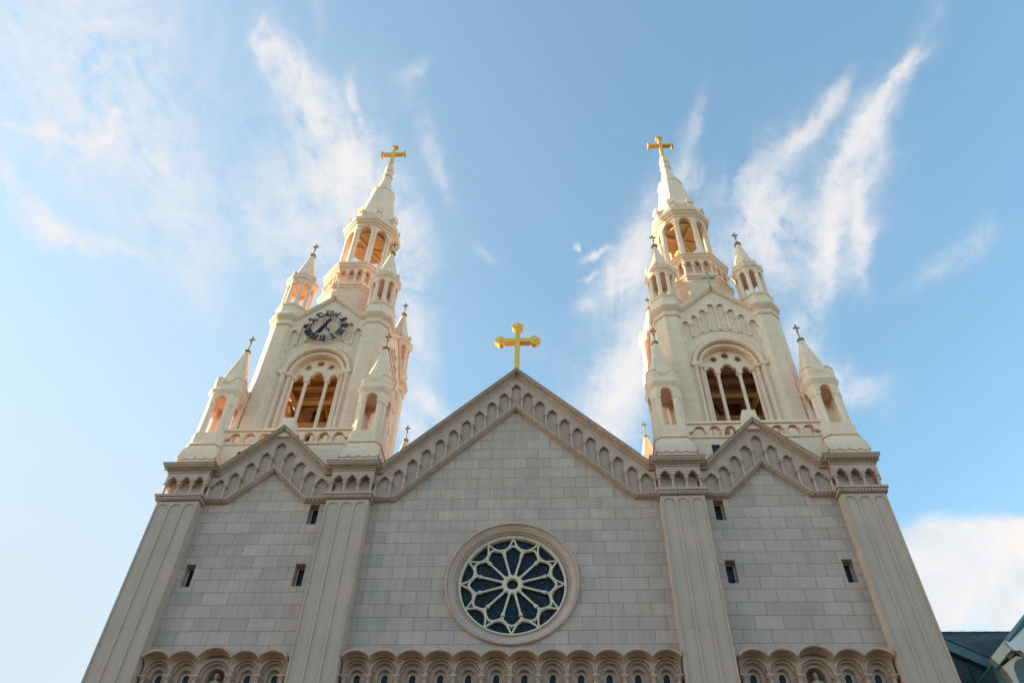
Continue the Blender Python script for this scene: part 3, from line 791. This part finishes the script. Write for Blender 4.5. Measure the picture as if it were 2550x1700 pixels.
    for k in range(8):
        for x in (-0.828, -0.275, 0.275):
            yy = -1.92; xx = x if x > -0.8 else x+0.0
            c = rotz(k*PI/4)((xx, yy if x > -0.8 else -2.0+0.03, 0))
            colonnette(c[0]*0.995, c[1]*0.995, 40.46, 41.40, 0.085, 0.2).build('colonnette', M['creamp'], drum)
    d4 = MB(); d4.octa([(2.0, 41.9), (2.06, 41.94), (2.06, 42.04), (2.14, 42.08), (2.15, 42.22), (2.22, 42.26), (2.25, 42.36), (2.1, 42.42), (1.75, 42.5)])
    d4.build('upper_cornice', M['creamp'], drum)
    la = MB()
    la.octa([(1.75, 42.45), (1.72, 42.75), (1.3, 42.78)])
    la.build('lantern_base', M['creamp'], drum)
    la = MB()
    for k in range(8):
        la.xf = rotz(k*PI/4)
        la.plate(comb([(-0.64, 47.45), (0.64, 47.45)], [rounda(0, 47.27, 0.40, 14)], [(-0.52, 0.115, 46.88), (0.52, 0.115, 46.88)]), -1.56, -1.28)
        la.tube([(x, -1.57, z) for x, z in arc(0, 46.87, 0.43, 0, PI, 14)], 0.03, 6)
    la.xf = None
    la.octa([(1.6, 47.4), (1.64, 47.46), (1.66, 47.58), (1.76, 47.62), (1.78, 47.74), (1.88, 47.80), (1.93, 47.98), (1.95, 48.04), (1.8, 48.1), (1.6, 48.14)])
    lan = la.build('lantern', M['creamp'], church, LOC)
    cl_ = MB(); cl_.octa([(1.27, 46.75), (1.27, 46.9)]); cl_.build('lantern_ceiling', M['beam'], lan)
    for k in range(8):
        q = PI/8 + k*PI/4; rr = 1.545
        c = MB(); c.lathe([(0.25, 42.76), (0.25, 42.9), (0.20, 43.0), (0.19, 46.72), (0.22, 46.76), (0.205, 46.8), (0.235, 46.88), (0.235, 46.9)], rr*math.cos(q), rr*math.sin(q), 14)
        c.build('lantern_column', M['creamp'], lan)
    for q in (0.3, 0.3+PI/2, 0.3+PI/4):
        b = MB(rotz(q)); b.tube([(-1.25, 0, 46.62), (1.25, 0, 46.62)], 0.13, 4); b.build('timber_brace', M['beam'], lan)
    spm = MB()
    spm.octa([(1.62, 48.1), (0.82, 53.42), (0.82, 53.5)])
    spm.octa([(0.66, 53.7), (0.28, 56.25)])
    sp = spm.build('spire', M['creamp'], church, LOC)
    b = MB(); b.octa([(0.80, 53.40), (0.88, 53.48), (0.90, 53.62), (0.86, 53.70), (0.76, 53.86), (0.64, 53.9)]); b.build('spire_band', M['creamp'], sp)
    b = MB(); b.octa([(0.27, 56.15), (0.37, 56.22), (0.41, 56.42), (0.33, 56.6), (0.30, 56.62), (0.29, 56.95), (0.35, 57.0), (0.38, 57.12), (0.31, 57.25), (0.33, 57.42), (0.35, 57.6), (0.23, 57.95)]); b.build('finial', M['creamp'], sp)
    for k in range(8):
        q = PI/8 + k*PI/4
        d = MB(rotz(q))
        d.box(1.2, 1.80, -0.20, 0.20, 48.12, 49.1)
        # rounded hood pointing outwards
        rg = []
        for x, r in ((1.05, 0.25), (1.76, 0.25), (1.80, 0.29), (1.88, 0.29)):
            rg.append([(x, r*math.cos(t), 49.2+r*1.1*math.sin(t)) for t in [2*PI*j/12 for j in range(12)]])
        d.loft(rg)
        d.build('spire_dormer', M['creamp'], sp)
    # ---- base with balustrade
    ba = MB(); ba.box(-4.28, 4.28, -4.28, 4.28, 22.6, 25.5)
    for k in range(4):
        ba.xf = rotz(k*PI/2)
        ba.box(-4.2, 4.2, -4.34, -4.28, 25.38, 25.52)
    ba.xf = None
    base = ba.build('tower_parapet_base', M['cream'], church, LOC)
    MB().box(-2.10, -1.74, -4.30, -4.27, 24.55, 24.98).build('vent', M['pane'], base)
    bl = MB()
    xs = [(-3.5+i)*0.715 for i in range(8)]
    bl.plate(comb([(-3.2, 26.22), (3.2, 26.22)], [rounda(x, 26.10, 0.265, 12) for x in xs],
                  [(-3.1, 0.1, 25.75)] + [((xs[i]+xs[i+1])/2, 0.09, 25.75) for i in range(7)] + [(3.1, 0.1, 25.75)]), -4.28, -4.08)
    for x in xs: bl.tube([(p_[0], -4.29, p_[1]) for p_ in rounda(x, 26.12, 0.285, 12)], 0.03, 6)
    for i in range(7):
        x = (xs[i]+xs[i+1])/2
        bl.lathe([(0.08, 25.5), (0.065, 25.55), (0.065, 25.68), (0.10, 25.75)], x, -4.2, 10)
    bl.box(-3.2, 3.2, -4.36, -4.02, 26.22, 26.36)
    b0 = bl.build('balustrade', M['creamp'], church, LOC)
    for k in (1, 2, 3): copy_part(b0, church, rz=k*PI/2)
    return shaft

def ornate_cross(mb, z0, sc=1.0, z1=None):
    """thin stem, knob and a small budded cross; z0 foot"""
    s = sc
    mb.lathe([(0.075*s, z0), (0.05*s, z0+0.06*s), (0.038*s, z0+0.5*s), (0.05*s, z0+0.62*s), (0.095*s, z0+0.72*s), (0.075*s, z0+0.80*s), (0.05*s, z0+0.86*s)], n=10)
    zc = z0+1.07*s
    mb.box(-0.045*s, 0.045*s, -0.04*s, 0.04*s, z0+0.84*s, z0+1.32*s)
    mb.box(-0.16*s, -0.046*s, -0.04*s, 0.04*s, zc-0.04*s, zc+0.04*s); mb.box(0.046*s, 0.16*s, -0.04*s, 0.04*s, zc-0.04*s, zc+0.04*s)
    for x, z in ((-0.16*s, zc), (0.16*s, zc), (0, z0+1.30*s)):
        mb.octa([(0.02*s, z-0.08*s), (0.07*s, z-0.03*s), (0.07*s, z+0.03*s), (0.02*s, z+0.08*s)], x, 0, 8)

# ---- lower turret, local origin on its axis
def lower_turret():
    b = MB()
    b.csq([(0.97, 0.02, 22.7), (0.97, 0.02, 24.35)])
    b.csq([(1.0, 0.03, 24.40), (1.01, 0.04, 24.52), (0.985, 0.10, 24.80), (0.94, 0.19, 25.02), (0.90, 0.26, 25.17)])
    b.csq([(0.95, 0.29, 25.18), (0.97, 0.30, 25.24), (0.92, 0.29, 25.30)])
    b.csq([(0.88, 0.29, 25.30), (0.88, 0.29, 25.96)])
    for k in range(4):
        b.xf = rotz(k*PI/2)
        # scalloped fringe
        w_ = 1.0; n = 4; pts = [(-w_, 24.45), (w_, 24.45)]
        for i in range(n):
            xc = w_-(i+0.5)*2*w_/n; r = w_/n
            pts += [(xc+r*math.cos(t), 24.40-0.15*math.sin(t)) for t in [PI*j/8 for j in range(9)]]
        b.plate(pts, -1.01, -0.965)
        for i in range(n):
            xc = w_-(i+0.5)*2*w_/n; r = w_/n
            b.tube([(xc+r*math.cos(t), -1.01, 24.40-0.15*math.sin(t)) for t in [PI*j/8 for j in range(9)]], 0.018, 5)
    b.xf = None
    t = b.build('corner_turret', M['creamp'], church)
    b = MB()
    for k in range(4):
        b.xf = rotz(k*PI/2)
        b.plate(comb([(-0.54, 28.56), (0.54, 28.56)], [rounda(0, 28.40, 0.30, 14)], [(-0.42, 0.12, 27.86), (0.42, 0.12, 27.86)]), -0.82, -0.60)
        b.tube([(x, -0.825, z) for x, z in arc(0, 28.10, 0.33, 0, PI, 14)], 0.028, 6)
        b.loft([[(0.54, -0.82, z), (0.82, -0.54, z), (0.60, -0.54, z), (0.54, -0.60, z)] for z in (27.86, 28.56)])
    b.xf = None
    b.csq([(0.83, 0.28, 28.5), (0.84, 0.28, 28.56), (0.90, 0.30, 28.64), (0.90, 0.30, 28.70), (0.94, 0.31, 28.76), (0.94, 0.31, 28.84), (0.88, 0.29, 28.92)])
    b.csq([(0.85, 0.28, 28.92), (0.85, 0.28, 29.28), (0.76, 0.26, 29.32)])
    for k in range(4):
        b.xf = rotz(k*PI/2)
        u = [(-0.60, 29.2), (0.60, 29.2), (0.60, 29.58)] + [(0.33*math.cos(t), 29.58-0.30*math.sin(t)) for t in [PI*j/10 for j in range(11)]] + [(-0.60, 29.58)]
        b.plate(u, -0.86, -0.70)
        b.tube([(0.33*math.cos(t), -0.865, 29.58-0.30*math.sin(t)) for t in [PI*j/10 for j in range(11)]], 0.035, 6)
        b.loft([[(0.57, -0.86, z), (0.86, -0.57, z), (0.70, -0.56, z), (0.56, -0.70, z)] for z in (29.2, 29.58)])
        b.loft([[(0.33-(0.0), -0.89, z), (0.585, -0.89, z), (0.89, -0.585, z), (0.89, -0.33, z), (0.70, -0.33, z), (0.66, -0.55, z), (0.55, -0.66, z), (0.33, -0.70, z)] for z in (29.58, 29.66)])
    b.xf = None
    b.build('arched_crown', M['creamp'], t)
    s = MB(); s.csq([(0.78, 0.27, 29.25), (0.115, 0.045, 32.30)]); s.build('turret_spire', M['cream'], t)
    for k in range(4):
        c = MB(rotz(k*PI/2))
        for x, y in ((0.47, -0.64), (0.64, -0.47)):
            c.lathe([(0.20, 25.94), (0.20, 26.08), (0.175, 26.14), (0.165, 27.78), (0.19, 27.80), (0.19, 27.87), (0.165, 27.88)], x, y, 14)
        c.box(0.42, 0.62, -0.62, -0.42, 25.96, 27.87)
        c.build('corner_column', M['creamp'], t)
    s = MB(); s.lathe([(0.115, 32.24), (0.17, 32.27), (0.21, 32.31), (0.21, 32.38), (0.13, 32.42), (0.09, 32.46)], n=16); s.build('collar', M['bronze'], t)
    s = MB(); ornate_cross(s, 32.42, 0.84); s.build('cross', M['bronze'], t)
    t.scale = (0.91, 0.91, 1)
    return t
def upper_turret():
    b = MB()
    b.octa([(0.90, 36.0), (0.84, 36.12), (0.84, 36.62), (0.90, 36.68), (0.92, 36.76), (0.88, 36.84), (0.84, 36.9)])
    t = b.build('belfry_pinnacle', M['creamp'], church)
    b = MB()
    for k in range(8):
        b.xf = rotz(k*PI/4)
        b.plate(comb([(-0.31, 39.14), (0.31, 39.14)], [rounda(0, 39.0, 0.165, 10)], [(-0.235, 0.06, 38.82), (0.235, 0.06, 38.82)]), -0.755, -0.62)
        b.tube([(x, -0.76, z) for x, z in arc(0, 38.835, 0.185, 0, PI, 10)], 0.02, 5)
        # small scoop ornaments over the cornice
        b.plate([(-0.33, 39.5), (0.33, 39.5), (0.33, 39.72)] + [(0.2*math.cos(t), 39.78-0.14*math.sin(t)) for t in [PI*j/6 for j in range(7)]] + [(-0.33, 39.72)], -0.82, -0.70)
        b.tube([(0.2*math.cos(t), -0.825, 39.80-0.15*math.sin(t)) for t in [PI*j/8 for j in range(9)]], 0.03, 6)
    for k in range(8):
        q = PI/8+k*PI/4
        b.xf = None
        b.lathe([(0.02, 39.5), (0.10, 39.6), (0.115, 39.8), (0.06, 39.93), (0.02, 40.0)], 0.86*math.cos(q), 0.86*math.sin(q), 8)
    b.xf = None
    b.octa([(0.76, 39.08), (0.79, 39.14), (0.80, 39.24), (0.87, 39.30), (0.91, 39.40), (0.91, 39.46), (0.84, 39.52), (0.74, 39.62)])
    b.build('arched_crown', M['creamp'], t)
    s = MB(); s.octa([(0.74, 39.5), (0.60, 40.2), (0.115, 42.5)]); s.build('pinnacle_spire', M['cream'], t)
    for k in range(8):
        q = PI/8+k*PI/4; c = MB()
        c.lathe([(0.165, 36.88), (0.165, 36.98), (0.13, 37.04), (0.12, 38.72), (0.145, 38.75), (0.13, 38.78), (0.15, 38.82), (0.15, 38.84)], 0.71*math.cos(q), 0.71*math.sin(q), 12)
        c.build('pinnacle_column', M['creamp'], t)
    s = MB(); s.lathe([(0.115, 42.45), (0.17, 42.48), (0.215, 42.52), (0.215, 42.6), (0.13, 42.65), (0.09, 42.69)], n=16); s.build('collar', M['bronze'], t)
    s = MB(); ornate_cross(s, 42.65, 0.86); s.build('cross', M['bronze'], t)
    return t
for sx in (-1, 1): parts_tower(sx*TC[0])
lt = lower_turret(); ut = upper_turret(); first = [True, True]
for sx in (-1, 1):
    for dx in (-1, 1):
        for dy in (-1, 1):
            for q, (src, d) in enumerate(((lt, 3.79), (ut, 2.6))):
                loc = (sx*TC[0]+dx*d, TC[1]+dy*d, 0)
                if first[q]: src.location = loc; first[q] = False
                else: copy_part(src, church, loc=loc)

# ================================================================== crosses, clock, statues
def gold_cross_budded(name, loc, label):
    c = empty(name, loc); tag(c, label, 'cross', 'gilded crosses')
    # loc is the foot; arms at +2.75
    a_, t_, zc, L = 0.125, 0.15, 2.74, 1.15
    def arm(dx, dz, ln):
        # outline of an arm with a hexagonal budded end, in (along, across)
        o = [(0, a_), (ln-0.52, a_), (ln-0.44, 0.25), (ln-0.26, 0.30), (ln, 0.055), (ln, -0.055), (ln-0.26, -0.30), (ln-0.44, -0.25), (ln-0.52, -a_), (0, -a_)]
        return [(x*dx - y*dz, zc + x*dz + y*dx) for x, y in o]
    A0, A1, A2 = arm(1, 0, L), arm(0, 1, L+0.18), arm(-1, 0, L)
    out = [(-a_, -0.3), (a_, -0.3), (a_, zc-a_)] + A0[::-1][1:-1] + [(a_, zc+a_)] + A1[::-1][1:-1] + [(-a_, zc+a_)] + A2[::-1][1:-1] + [(-a_, zc-a_)]
    MB().plate(out, -t_, t_).build('cross_body', M['gold'], c)
    for x, z in ((L-0.26, zc), (-L+0.26, zc), (0, zc+L-0.08)):
        MB().loft([[(x+r*math.cos(2*PI*i/12), y, z+r*math.sin(2*PI*i/12)) for i in range(12)] for r, y in ((0.08, -t_+0.0), (0.08, -t_-0.03), (0.035, -t_-0.045))]).build('boss', M['gold'], c)
    return c
gold_cross_budded('gable_cross', (0, 0.0, 28.10), 'large gilded cross with budded ends on the peak of the central gable')
def gold_cross_plain(loc, label):
    c = empty('steeple_cross', loc); tag(c, label, 'cross', 'gilded crosses')
    zc = 2.05; a_ = 0.12; t_ = 0.15; L = 1.0
    mb = MB()
    mb.plate([(-a_-0.03, -0.1), (a_+0.03, -0.1), (a_, zc-a_), (L-0.2, zc-a_), (L-0.12, zc-0.24), (L, zc-0.24), (L, zc+0.24), (L-0.12, zc+0.24), (L-0.2, zc+a_), (a_, zc+a_),
              (a_, zc+1.0), (0.24, zc+1.06), (0.24, zc+1.2), (-0.24, zc+1.2), (-0.24, zc+1.06), (-a_, zc+1.0), (-a_, zc+a_), (-L+0.2, zc+a_), (-L+0.12, zc+0.24), (-L, zc+0.24), (-L, zc-0.24), (-L+0.12, zc-0.24), (-L+0.2, zc-a_), (-a_, zc-a_)], -t_, t_)
    mb.build('cross_body', M['gold'], c)
    for x0, x1 in ((-L-0.01, -L+0.11), (L-0.11, L+0.01)): MB().box(x0, x1, -t_-0.05, t_+0.05, zc-0.25, zc+0.25).build('end_cap', M['gold'], c)
    MB().box(-0.25, 0.25, -t_-0.05, t_+0.05, zc+1.07, zc+1.21).build('end_cap', M['gold'], c)
    return c
gold_cross_plain((-TC[0], TC[1], 57.95), 'gilded cross at the tip of the steeple above the clock')
gold_cross_plain((TC[0], TC[1], 57.95), 'gilded cross at the tip of the steeple without a clock')
for sx, lb in ((-1, 'small pale cross on the gable peak above the clock'), (1, 'small greenish metal cross on the gable peak of the tower without a clock')):
    c = empty('gable_finial_cross', (sx*TC[0], 2.15, 37.5)); tag(c, lb, 'cross', 'small crosses on the tower gables')
    mb = MB(); mb.lathe([(0.10, -0.1), (0.08, 0.05), (0.045, 0.15), (0.04, 0.5)], n=10); mb.build('stem', M['patina'] if sx > 0 else M['creamp'], c)
    mb = MB()
    mb.plate([(-0.05, 0.45), (0.05, 0.45), (0.045, 0.80), (0.30, 0.80), (0.33, 0.755), (0.42, 0.80), (0.42, 0.90), (0.33, 0.945), (0.30, 0.90), (0.045, 0.90), (0.05, 1.2), (0.10, 1.26), (0, 1.36),
              (-0.10, 1.26), (-0.05, 1.2), (-0.045, 0.90), (-0.30, 0.90), (-0.33, 0.945), (-0.42, 0.90), (-0.42, 0.80), (-0.33, 0.755), (-0.30, 0.80), (-0.045, 0.80)], -0.045, 0.045)
    mb.build('cross_body', M['patina'] if sx > 0 else M['creamp'], c)

# ---- clock on the left tower
CK = empty('tower_clock', (-10.97, 2.02, 34.72)); tag(CK, 'open skeleton clock with dark blue roman numerals and hands on the left tower', 'clock')
mb = MB()
for r in (0.92, 1.12): mb.tube([(r*math.cos(q), 0.03, r*math.sin(q)) for q in [2*PI*i/64 for i in range(64)]], 0.018, 6, closed=True)
mb.build('ring', M['clock'], CK)
NUM = ['XII', 'I', 'II', 'III', 'IIII', 'V', 'VI', 'VII', 'VIII', 'IX', 'X', 'XI']
WD = {'I': 0.115, 'V': 0.23, 'X': 0.24}
for k, s in enumerate(NUM):
    q = k*PI/6; ux, uz = math.sin(q), math.cos(q); tx, tz = math.cos(q), -math.sin(q)   # outward and rightward
    tot = sum(WD[c] for c in s); x = -tot/2; mb = MB()
    ri, ro = 0.84, 1.24
    def P(a_, r): return (tx*a_+ux*r, tz*a_+uz*r)
    def bar(a0, r0, a1, r1, w_):
        mb.plate([P(a0-w_, r0), P(a0+w_, r0), P(a1+w_, r1), P(a1-w_, r1)], -0.02-0.0, 0.03)
    for c in s:
        wd = WD[c]; m_ = x+wd/2
        if c == 'I': bar(m_, ri, m_, ro, 0.023)
        elif c == 'V': bar(m_, ri, m_-wd*0.34, ro, 0.033); bar(m_+0.012, ri, m_+wd*0.34, ro, 0.018)
        else: bar(m_+wd*0.33, ri, m_-wd*0.33, ro, 0.034); mb.plate([P(m_-wd*0.33-0.016, ri), P(m_-wd*0.33+0.016, ri), P(m_+wd*0.33+0.016, ro), P(m_+wd*0.33-0.016, ro)], -0.045, -0.022)
        x += wd
    for r in (ri, ro): mb.plate([P(-tot/2, r-0.008), P(tot/2, r-0.008), P(tot/2, r+0.008), P(-tot/2, r+0.008)], -0.047, -0.0)
    mb.build('numeral', M['clock'], CK)
def hand(name, deg, ln, tail, w0, w1, y):
    q = R_(deg); ux, uz = math.sin(q), math.cos(q); tx, tz = math.cos(q), -math.sin(q)
    P = lambda a_, r: (tx*a_+ux*r, tz*a_+uz*r)
    MB().plate([P(-w0, -tail), P(w0, -tail), P(w1*1.2, ln*0.75), P(0.02, ln), P(-0.02, ln), P(-w1*1.2, ln*0.75)], y, y+0.025).build(name, M['clock'], CK)
hand('hour_hand', 201, 0.80, 0.42, 0.11, 0.09, -0.12)
hand('minute_hand', 209, 1.16, 0.50, 0.08, 0.055, -0.17)
mb = MB(); mb.tube([(0, 0.36, 0), (0, -0.18, 0)], 0.035, 10); mb.tube([(0, 0.37, 0), (0, 0.26, 0)], 0.10, 14); mb.build('spindle', M['clock'], CK)
mb = MB()
for q in [2*PI*(i+0.5)/6 for i in range(6)]: mb.tube([(1.02*math.cos(q), 0.03, 1.02*math.sin(q)), (1.02*math.cos(q), 0.36, 1.02*math.sin(q))], 0.02, 6)
mb.build('wall_bracket', M['clock'], CK)

# ---- statues in the two niches
def statue(x, label, lean):
    s = empty('statue', (x, 0.30, 12.62)); tag(s, label, 'statue', 'statues in the niches')
    b = MB(); n = 20
    prof = [(0.0, 0.24, 0.18), (0.05, 0.24, 0.18), (0.3, 0.20, 0.155), (0.6, 0.18, 0.14), (0.85, 0.175, 0.13), (0.98, 0.20, 0.125), (1.08, 0.205, 0.12), (1.13, 0.17, 0.10), (1.165, 0.075, 0.07), (1.20, 0.055, 0.058),
            (1.225, 0.06, 0.07), (1.26, 0.078, 0.088), (1.31, 0.086, 0.098), (1.36, 0.084, 0.095), (1.405, 0.062, 0.07), (1.425, 0.02, 0.025)]
    rg = []
    for z, rx, ry in prof:
        rg.append([])
        for i in range(n):
            t = 2*PI*i/n; fold = 1 + (0.07*math.sin(5*t+3*z) if z < 0.95 else 0)
            rg[-1].append((rx*fold*math.cos(t) + lean*max(0, z-1.1)*0.3, ry*fold*math.sin(t) - (0.02 if z > 1.2 else 0), z))
    b.loft(rg)
    for sd in (-1, 1):   # sleeves folded across the chest
        b.tube([(sd*0.165, 0, 1.07), (sd*0.215, -0.03, 0.86), (sd*0.17, -0.13, 0.74), (sd*0.03, -0.20, 0.84)], [0.065, 0.065, 0.055, 0.035], 10)
        b.tube([(sd*0.03, -0.20, 0.84), (sd*0.0, -0.225, 0.90)], [0.03, 0.02], 8)
    b.lathe([(0.016, 1.285), (0.02, 1.30), (0.008, 1.335)], lean*0.05, -0.125, 6)
    b.build('figure', M['statue'], s)
    h = MB(); h.loft([[(lean*0.06+r*math.cos(2*PI*i/14), 0.015+r*1.05*math.sin(2*PI*i/14), z) for i in range(14)] for r, z in ((0.10, 1.25), (0.105, 1.31), (0.10, 1.37), (0.07, 1.42), (0.03, 1.445))])
    # hair kept behind the face
    h.v = [(vx, vy+0.018, vz) for vx, vy, vz in h.v]; h.build('hair', M['statue'], s)
    MB().csq([(0.24, 0.05, -1.02), (0.24, 0.05, -0.06), (0.27, 0.05, -0.03), (0.27, 0.05, 0.0)]).build('pedestal', M['statue'], s)
statue(-10.50, 'robed stone statue in the arched niche under the clock tower', 0.3)
statue(10.50, 'robed stone statue in the arched niche under the tower without a clock', -0.3)


# ================================================================== neighbouring houses
M['teal'] = plain('dark_teal_painted_boards', (0.022, 0.038, 0.042), rough=0.6, amt=0.15, scale=2)
M['teal2'] = plain('teal_painted_wood', (0.10, 0.17, 0.18), rough=0.55, amt=0.15, scale=2)
M['white'] = plain('white_painted_wood', (0.62, 0.56, 0.55), rough=0.5, amt=0.06, scale=2)
M['buff'] = plain('buff_painted_wood', (0.58, 0.43, 0.34), rough=0.5, amt=0.08, scale=2)
M['brown'] = plain('brown_board_shade_in_colour', (0.12, 0.07, 0.05), rough=0.6, amt=0.2, scale=2)  # dark brown holds the shade under eave and window head in its colour
M['shingle'] = blocks('slate_blue_shingles', (0.035, 0.045, 0.052), (0.075, 0.09, 0.098), (0.015, 0.018, 0.02), bw=0.34, bh=0.115, msize=0.012, amt=0.3, bmp=0.8, zoff=0, xoff=0)
hb = empty('shingled_house', (19, 6, 0)); tag(hb, 'dark teal house with a shingled roof half hidden behind the right outer pier', 'house')
def W(o): o.parent = hb; o.location = (-19, -6, 0); return o
MB().plate([(14.95, 0), (19.3, 0), (19.3, 15.7), (14.95, 18.12)], 4.0, 4.2).build('gable_wall', M['teal'], hb, (-19, -6, 0))
mb = MB(); mb.plate([(14.95, 0), (26, 0), (26, 16.1), (14.95, 16.1)], 4.34, 9.6); mb.build('house_body', M['teal'], hb, (-19, -6, 0))
mb = MB()
for i in range(9): mb.box(15.05+i*0.52, 15.11+i*0.52, 3.955, 3.999, 0, 17.62-i*0.29)
mb.build('batten', M['teal'], hb, (-19, -6, 0))
mb = MB(); mb.plate([(14.9, 18.22), (19.4, 15.72), (19.4, 15.24), (14.9, 17.74)], 3.80, 3.99); mb.build('rake_board', M['teal2'], hb, (-19, -6, 0))
mb = MB(); mb.plate([(14.9, 18.27), (19.4, 15.77), (19.4, 15.725), (14.9, 18.225)], 3.74, 4.3); mb.build('drip_edge', M['teal2'], hb, (-19, -6, 0))
mb = MB(); mb.add([(14.5, 4.32, 16.2), (27, 4.32, 16.2), (27, 7.0, 18.9), (14.5, 7.0, 18.9), (27, 9.7, 16.2), (14.5, 9.7, 16.2)], [(0, 1, 2, 3), (3, 2, 4, 5), (0, 3, 5), (1, 4, 2), (0, 5, 4, 1)])
n = 48
for i in range(n):
    x = 14.6+i*12.2/n; mb.box(x, x+0.24, 6.94, 7.06, 18.87, 18.92+0.008*(i % 2))
mb.build('roof', M['shingle'], hb, (-19, -6, 0), smooth=False)
hc = empty('gabled_house', (21, 4, 0)); tag(hc, 'house at the lower right corner with a white raking eave and curved buff bracket', 'house')
L2 = (-21, -4, 0)
MB().plate([(17.35, 0), (24.6, 0), (24.6, 15.9), (21.0, 18.4), (17.35, 15.0)], 1.75, 9.0).build('wall', M['teal2'], hc, L2)
mb = MB(); mb.box(17.25, 17.45, 1.62, 1.745, 0, 14.7); mb.build('corner_board', M['teal2'], hc, L2)
mb = MB(); mb.plate([(17.70, 15.33), (21.0, 17.79), (21.0, 17.02), (17.95, 14.85)], 0.85, 1.74); mb.build('rake_board', M['white'], hc, L2)
mb = MB(); mb.plate([(17.72, 15.40), (21.0, 17.84), (21.0, 17.80), (17.74, 15.37)], 0.80, 1.74); mb.build('roof_edge', M['shingle'], hc, L2)
mb = MB(); mb.plate([(17.54, 15.38), (16.83, 14.76), (17.0, 14.50), (17.44, 14.88), (17.78, 15.12)], 0.66, 0.95); mb.build('eave_block', M['buff'], hc, L2)
mb = MB(); mb.plate([(17.80, 15.30), (17.52, 15.30), (17.70, 14.98), (18.10, 14.96), (18.0, 14.85), (17.88, 15.0)], 0.60, 0.84); mb.build('eave_cap', M['white'], hc, L2)
mb = MB(); mb.plate([(17.42, 14.80), (17.84, 15.12), (17.86, 15.02), (17.48, 14.72)], 0.72, 1.3); mb.build('eave_soffit', M['brown'], hc, L2)
mb = MB(); mb.plate([(17.14, 14.48), (17.55, 14.75), (17.82, 14.90), (17.98, 14.80), (17.75, 14.74), (17.62, 14.62), (17.52, 14.42), (17.48, 14.1), (17.50, 13.6), (17.30, 13.6), (17.28, 14.1), (17.20, 14.35)], 0.80, 1.15); mb.build('curved_bracket', M['buff'], hc, L2)
mb = MB(); mb.box(17.56, 24.5, 1.60, 1.745, 14.05, 14.25); mb.build('window_head_shade', M['brown'], hc, L2)  # brown band: window head with the soffit shadow painted in

# ---- ground
m, t, p = new_mat('asphalt'); c, _ = wear(t, (0.045, 0.045, 0.045), 0.2, 2); t.links.new(c, p.inputs['Base Color']); p.inputs['Roughness'].default_value = 0.9; M['asphalt'] = m
M['pave'] = blocks('concrete_pavement', (0.15, 0.145, 0.135), (0.18, 0.172, 0.16), (0.08, 0.08, 0.08), bw=1.2, bh=1.2, amt=0.15)
M['grass'] = plain('park_grass', (0.055, 0.06, 0.03), rough=0.95, amt=0.3, scale=2)
g = MB(); g.add([(-3000, -3000, -0.15), (3000, -3000, -0.15), (3000, 3000, -0.15), (-3000, 3000, -0.15)], [(0, 1, 2, 3)]); tag(g.build('ground', M['grass']), kind='structure')
g = MB(); g.box(-400, 400, -21, -7, -0.146, -0.14); tag(g.build('road', M['asphalt']), kind='structure')
g = MB(); g.box(-400, 400, -7, 60, -0.145, 0.0); tag(g.build('church_pavement', M['pave']), kind='structure')
g = MB(); g.box(-400, 400, -31, -21, -0.145, 0.0); tag(g.build('park_pavement', M['pave']), kind='structure')

# ---- unseen trees added behind the viewer to screen the low sky from the lower front
M['leaf'] = plain('dark_green_foliage', (0.045, 0.075, 0.025), rough=0.8, amt=0.3, scale=2)
M['bark'] = plain('grey_brown_bark', (0.12, 0.09, 0.07), rough=0.9, amt=0.3, scale=3, bmp=0.6)
def make_tree():
    t = empty('screen_tree')
    tr_ = MB(); tr_.tube([(0, 0, -0.2), (0.1, 0, 3), (0, 0.2, 8), (0.2, 0, 15)], [0.55, 0.42, 0.32, 0.12], 10)
    for i in range(7):
        q = i*2.4; z = 5+i*1.3; tr_.tube([(0, 0, z), (2.2*math.cos(q), 2.2*math.sin(q), z+2.2), (4*math.cos(q), 4*math.sin(q), z+4)], [0.2, 0.12, 0.05], 6)
    tr_.build('trunk', M['bark'], t)
    lf = MB(); rg = random.Random(11)
    clumps = [(rg.uniform(-3.6, 3.6), rg.uniform(-3.2, 3.2), rg.uniform(6, 21), rg.uniform(1.6, 2.8)) for _ in range(34)]
    for cx, cy, cz, cr in clumps:
        for _ in range(150):
            d = Vector((rg.gauss(0, 1), rg.gauss(0, 1), rg.gauss(0, 1))).normalized()*cr*(rg.random()**0.4)
            a_ = Vector((rg.gauss(0, 1), rg.gauss(0, 1), rg.gauss(0, 1))).normalized(); b_ = a_.cross(Vector((rg.gauss(0, 1), rg.gauss(0, 1), rg.gauss(0, 1)))).normalized()
            c = Vector((cx, cy, cz))+d; h = rg.uniform(0.14, 0.3)
            lf.add([c-a_*h*1.5, c+b_*h*0.7, c+a_*h*1.5, c-b_*h*0.7], [(0, 1, 2, 3)])
    lf.build('crown', M['leaf'], t, smooth=False)
    return t
t0 = make_tree()
for i, (x, y, sc, lb) in enumerate([(-33, -47, 1.0, 'added tall dark screening tree at the far left end of the row across the street'), (-23, -45, 1.1, 'added broad screening tree second from the left across the street'), (-13, -48, 1.05, 'added full screening tree left of the middle of the row across the street'),
                                    (-4, -46, 1.15, 'tallest added screening tree at the middle of the row across the street'), (6, -47, 1.05, 'added full screening tree just right of the tallest one across the street'), (16, -45, 1.1, 'added broad screening tree second from the right across the street'), (27, -47, 1.0, 'added tall dark screening tree at the far right end of the row across the street')]):
    o = t0 if i == 0 else t0.copy()
    if i:
        COL.objects.link(o)
        for ch in list(t0.children):
            c = ch.copy(); COL.objects.link(c); c.parent = o
    o.location = (x, y, -0.1); o.scale = (sc, sc, sc); o.rotation_euler = (0, 0, i*1.3)
    tag(o, lb, 'tree', 'added unseen trees screening the low sky')
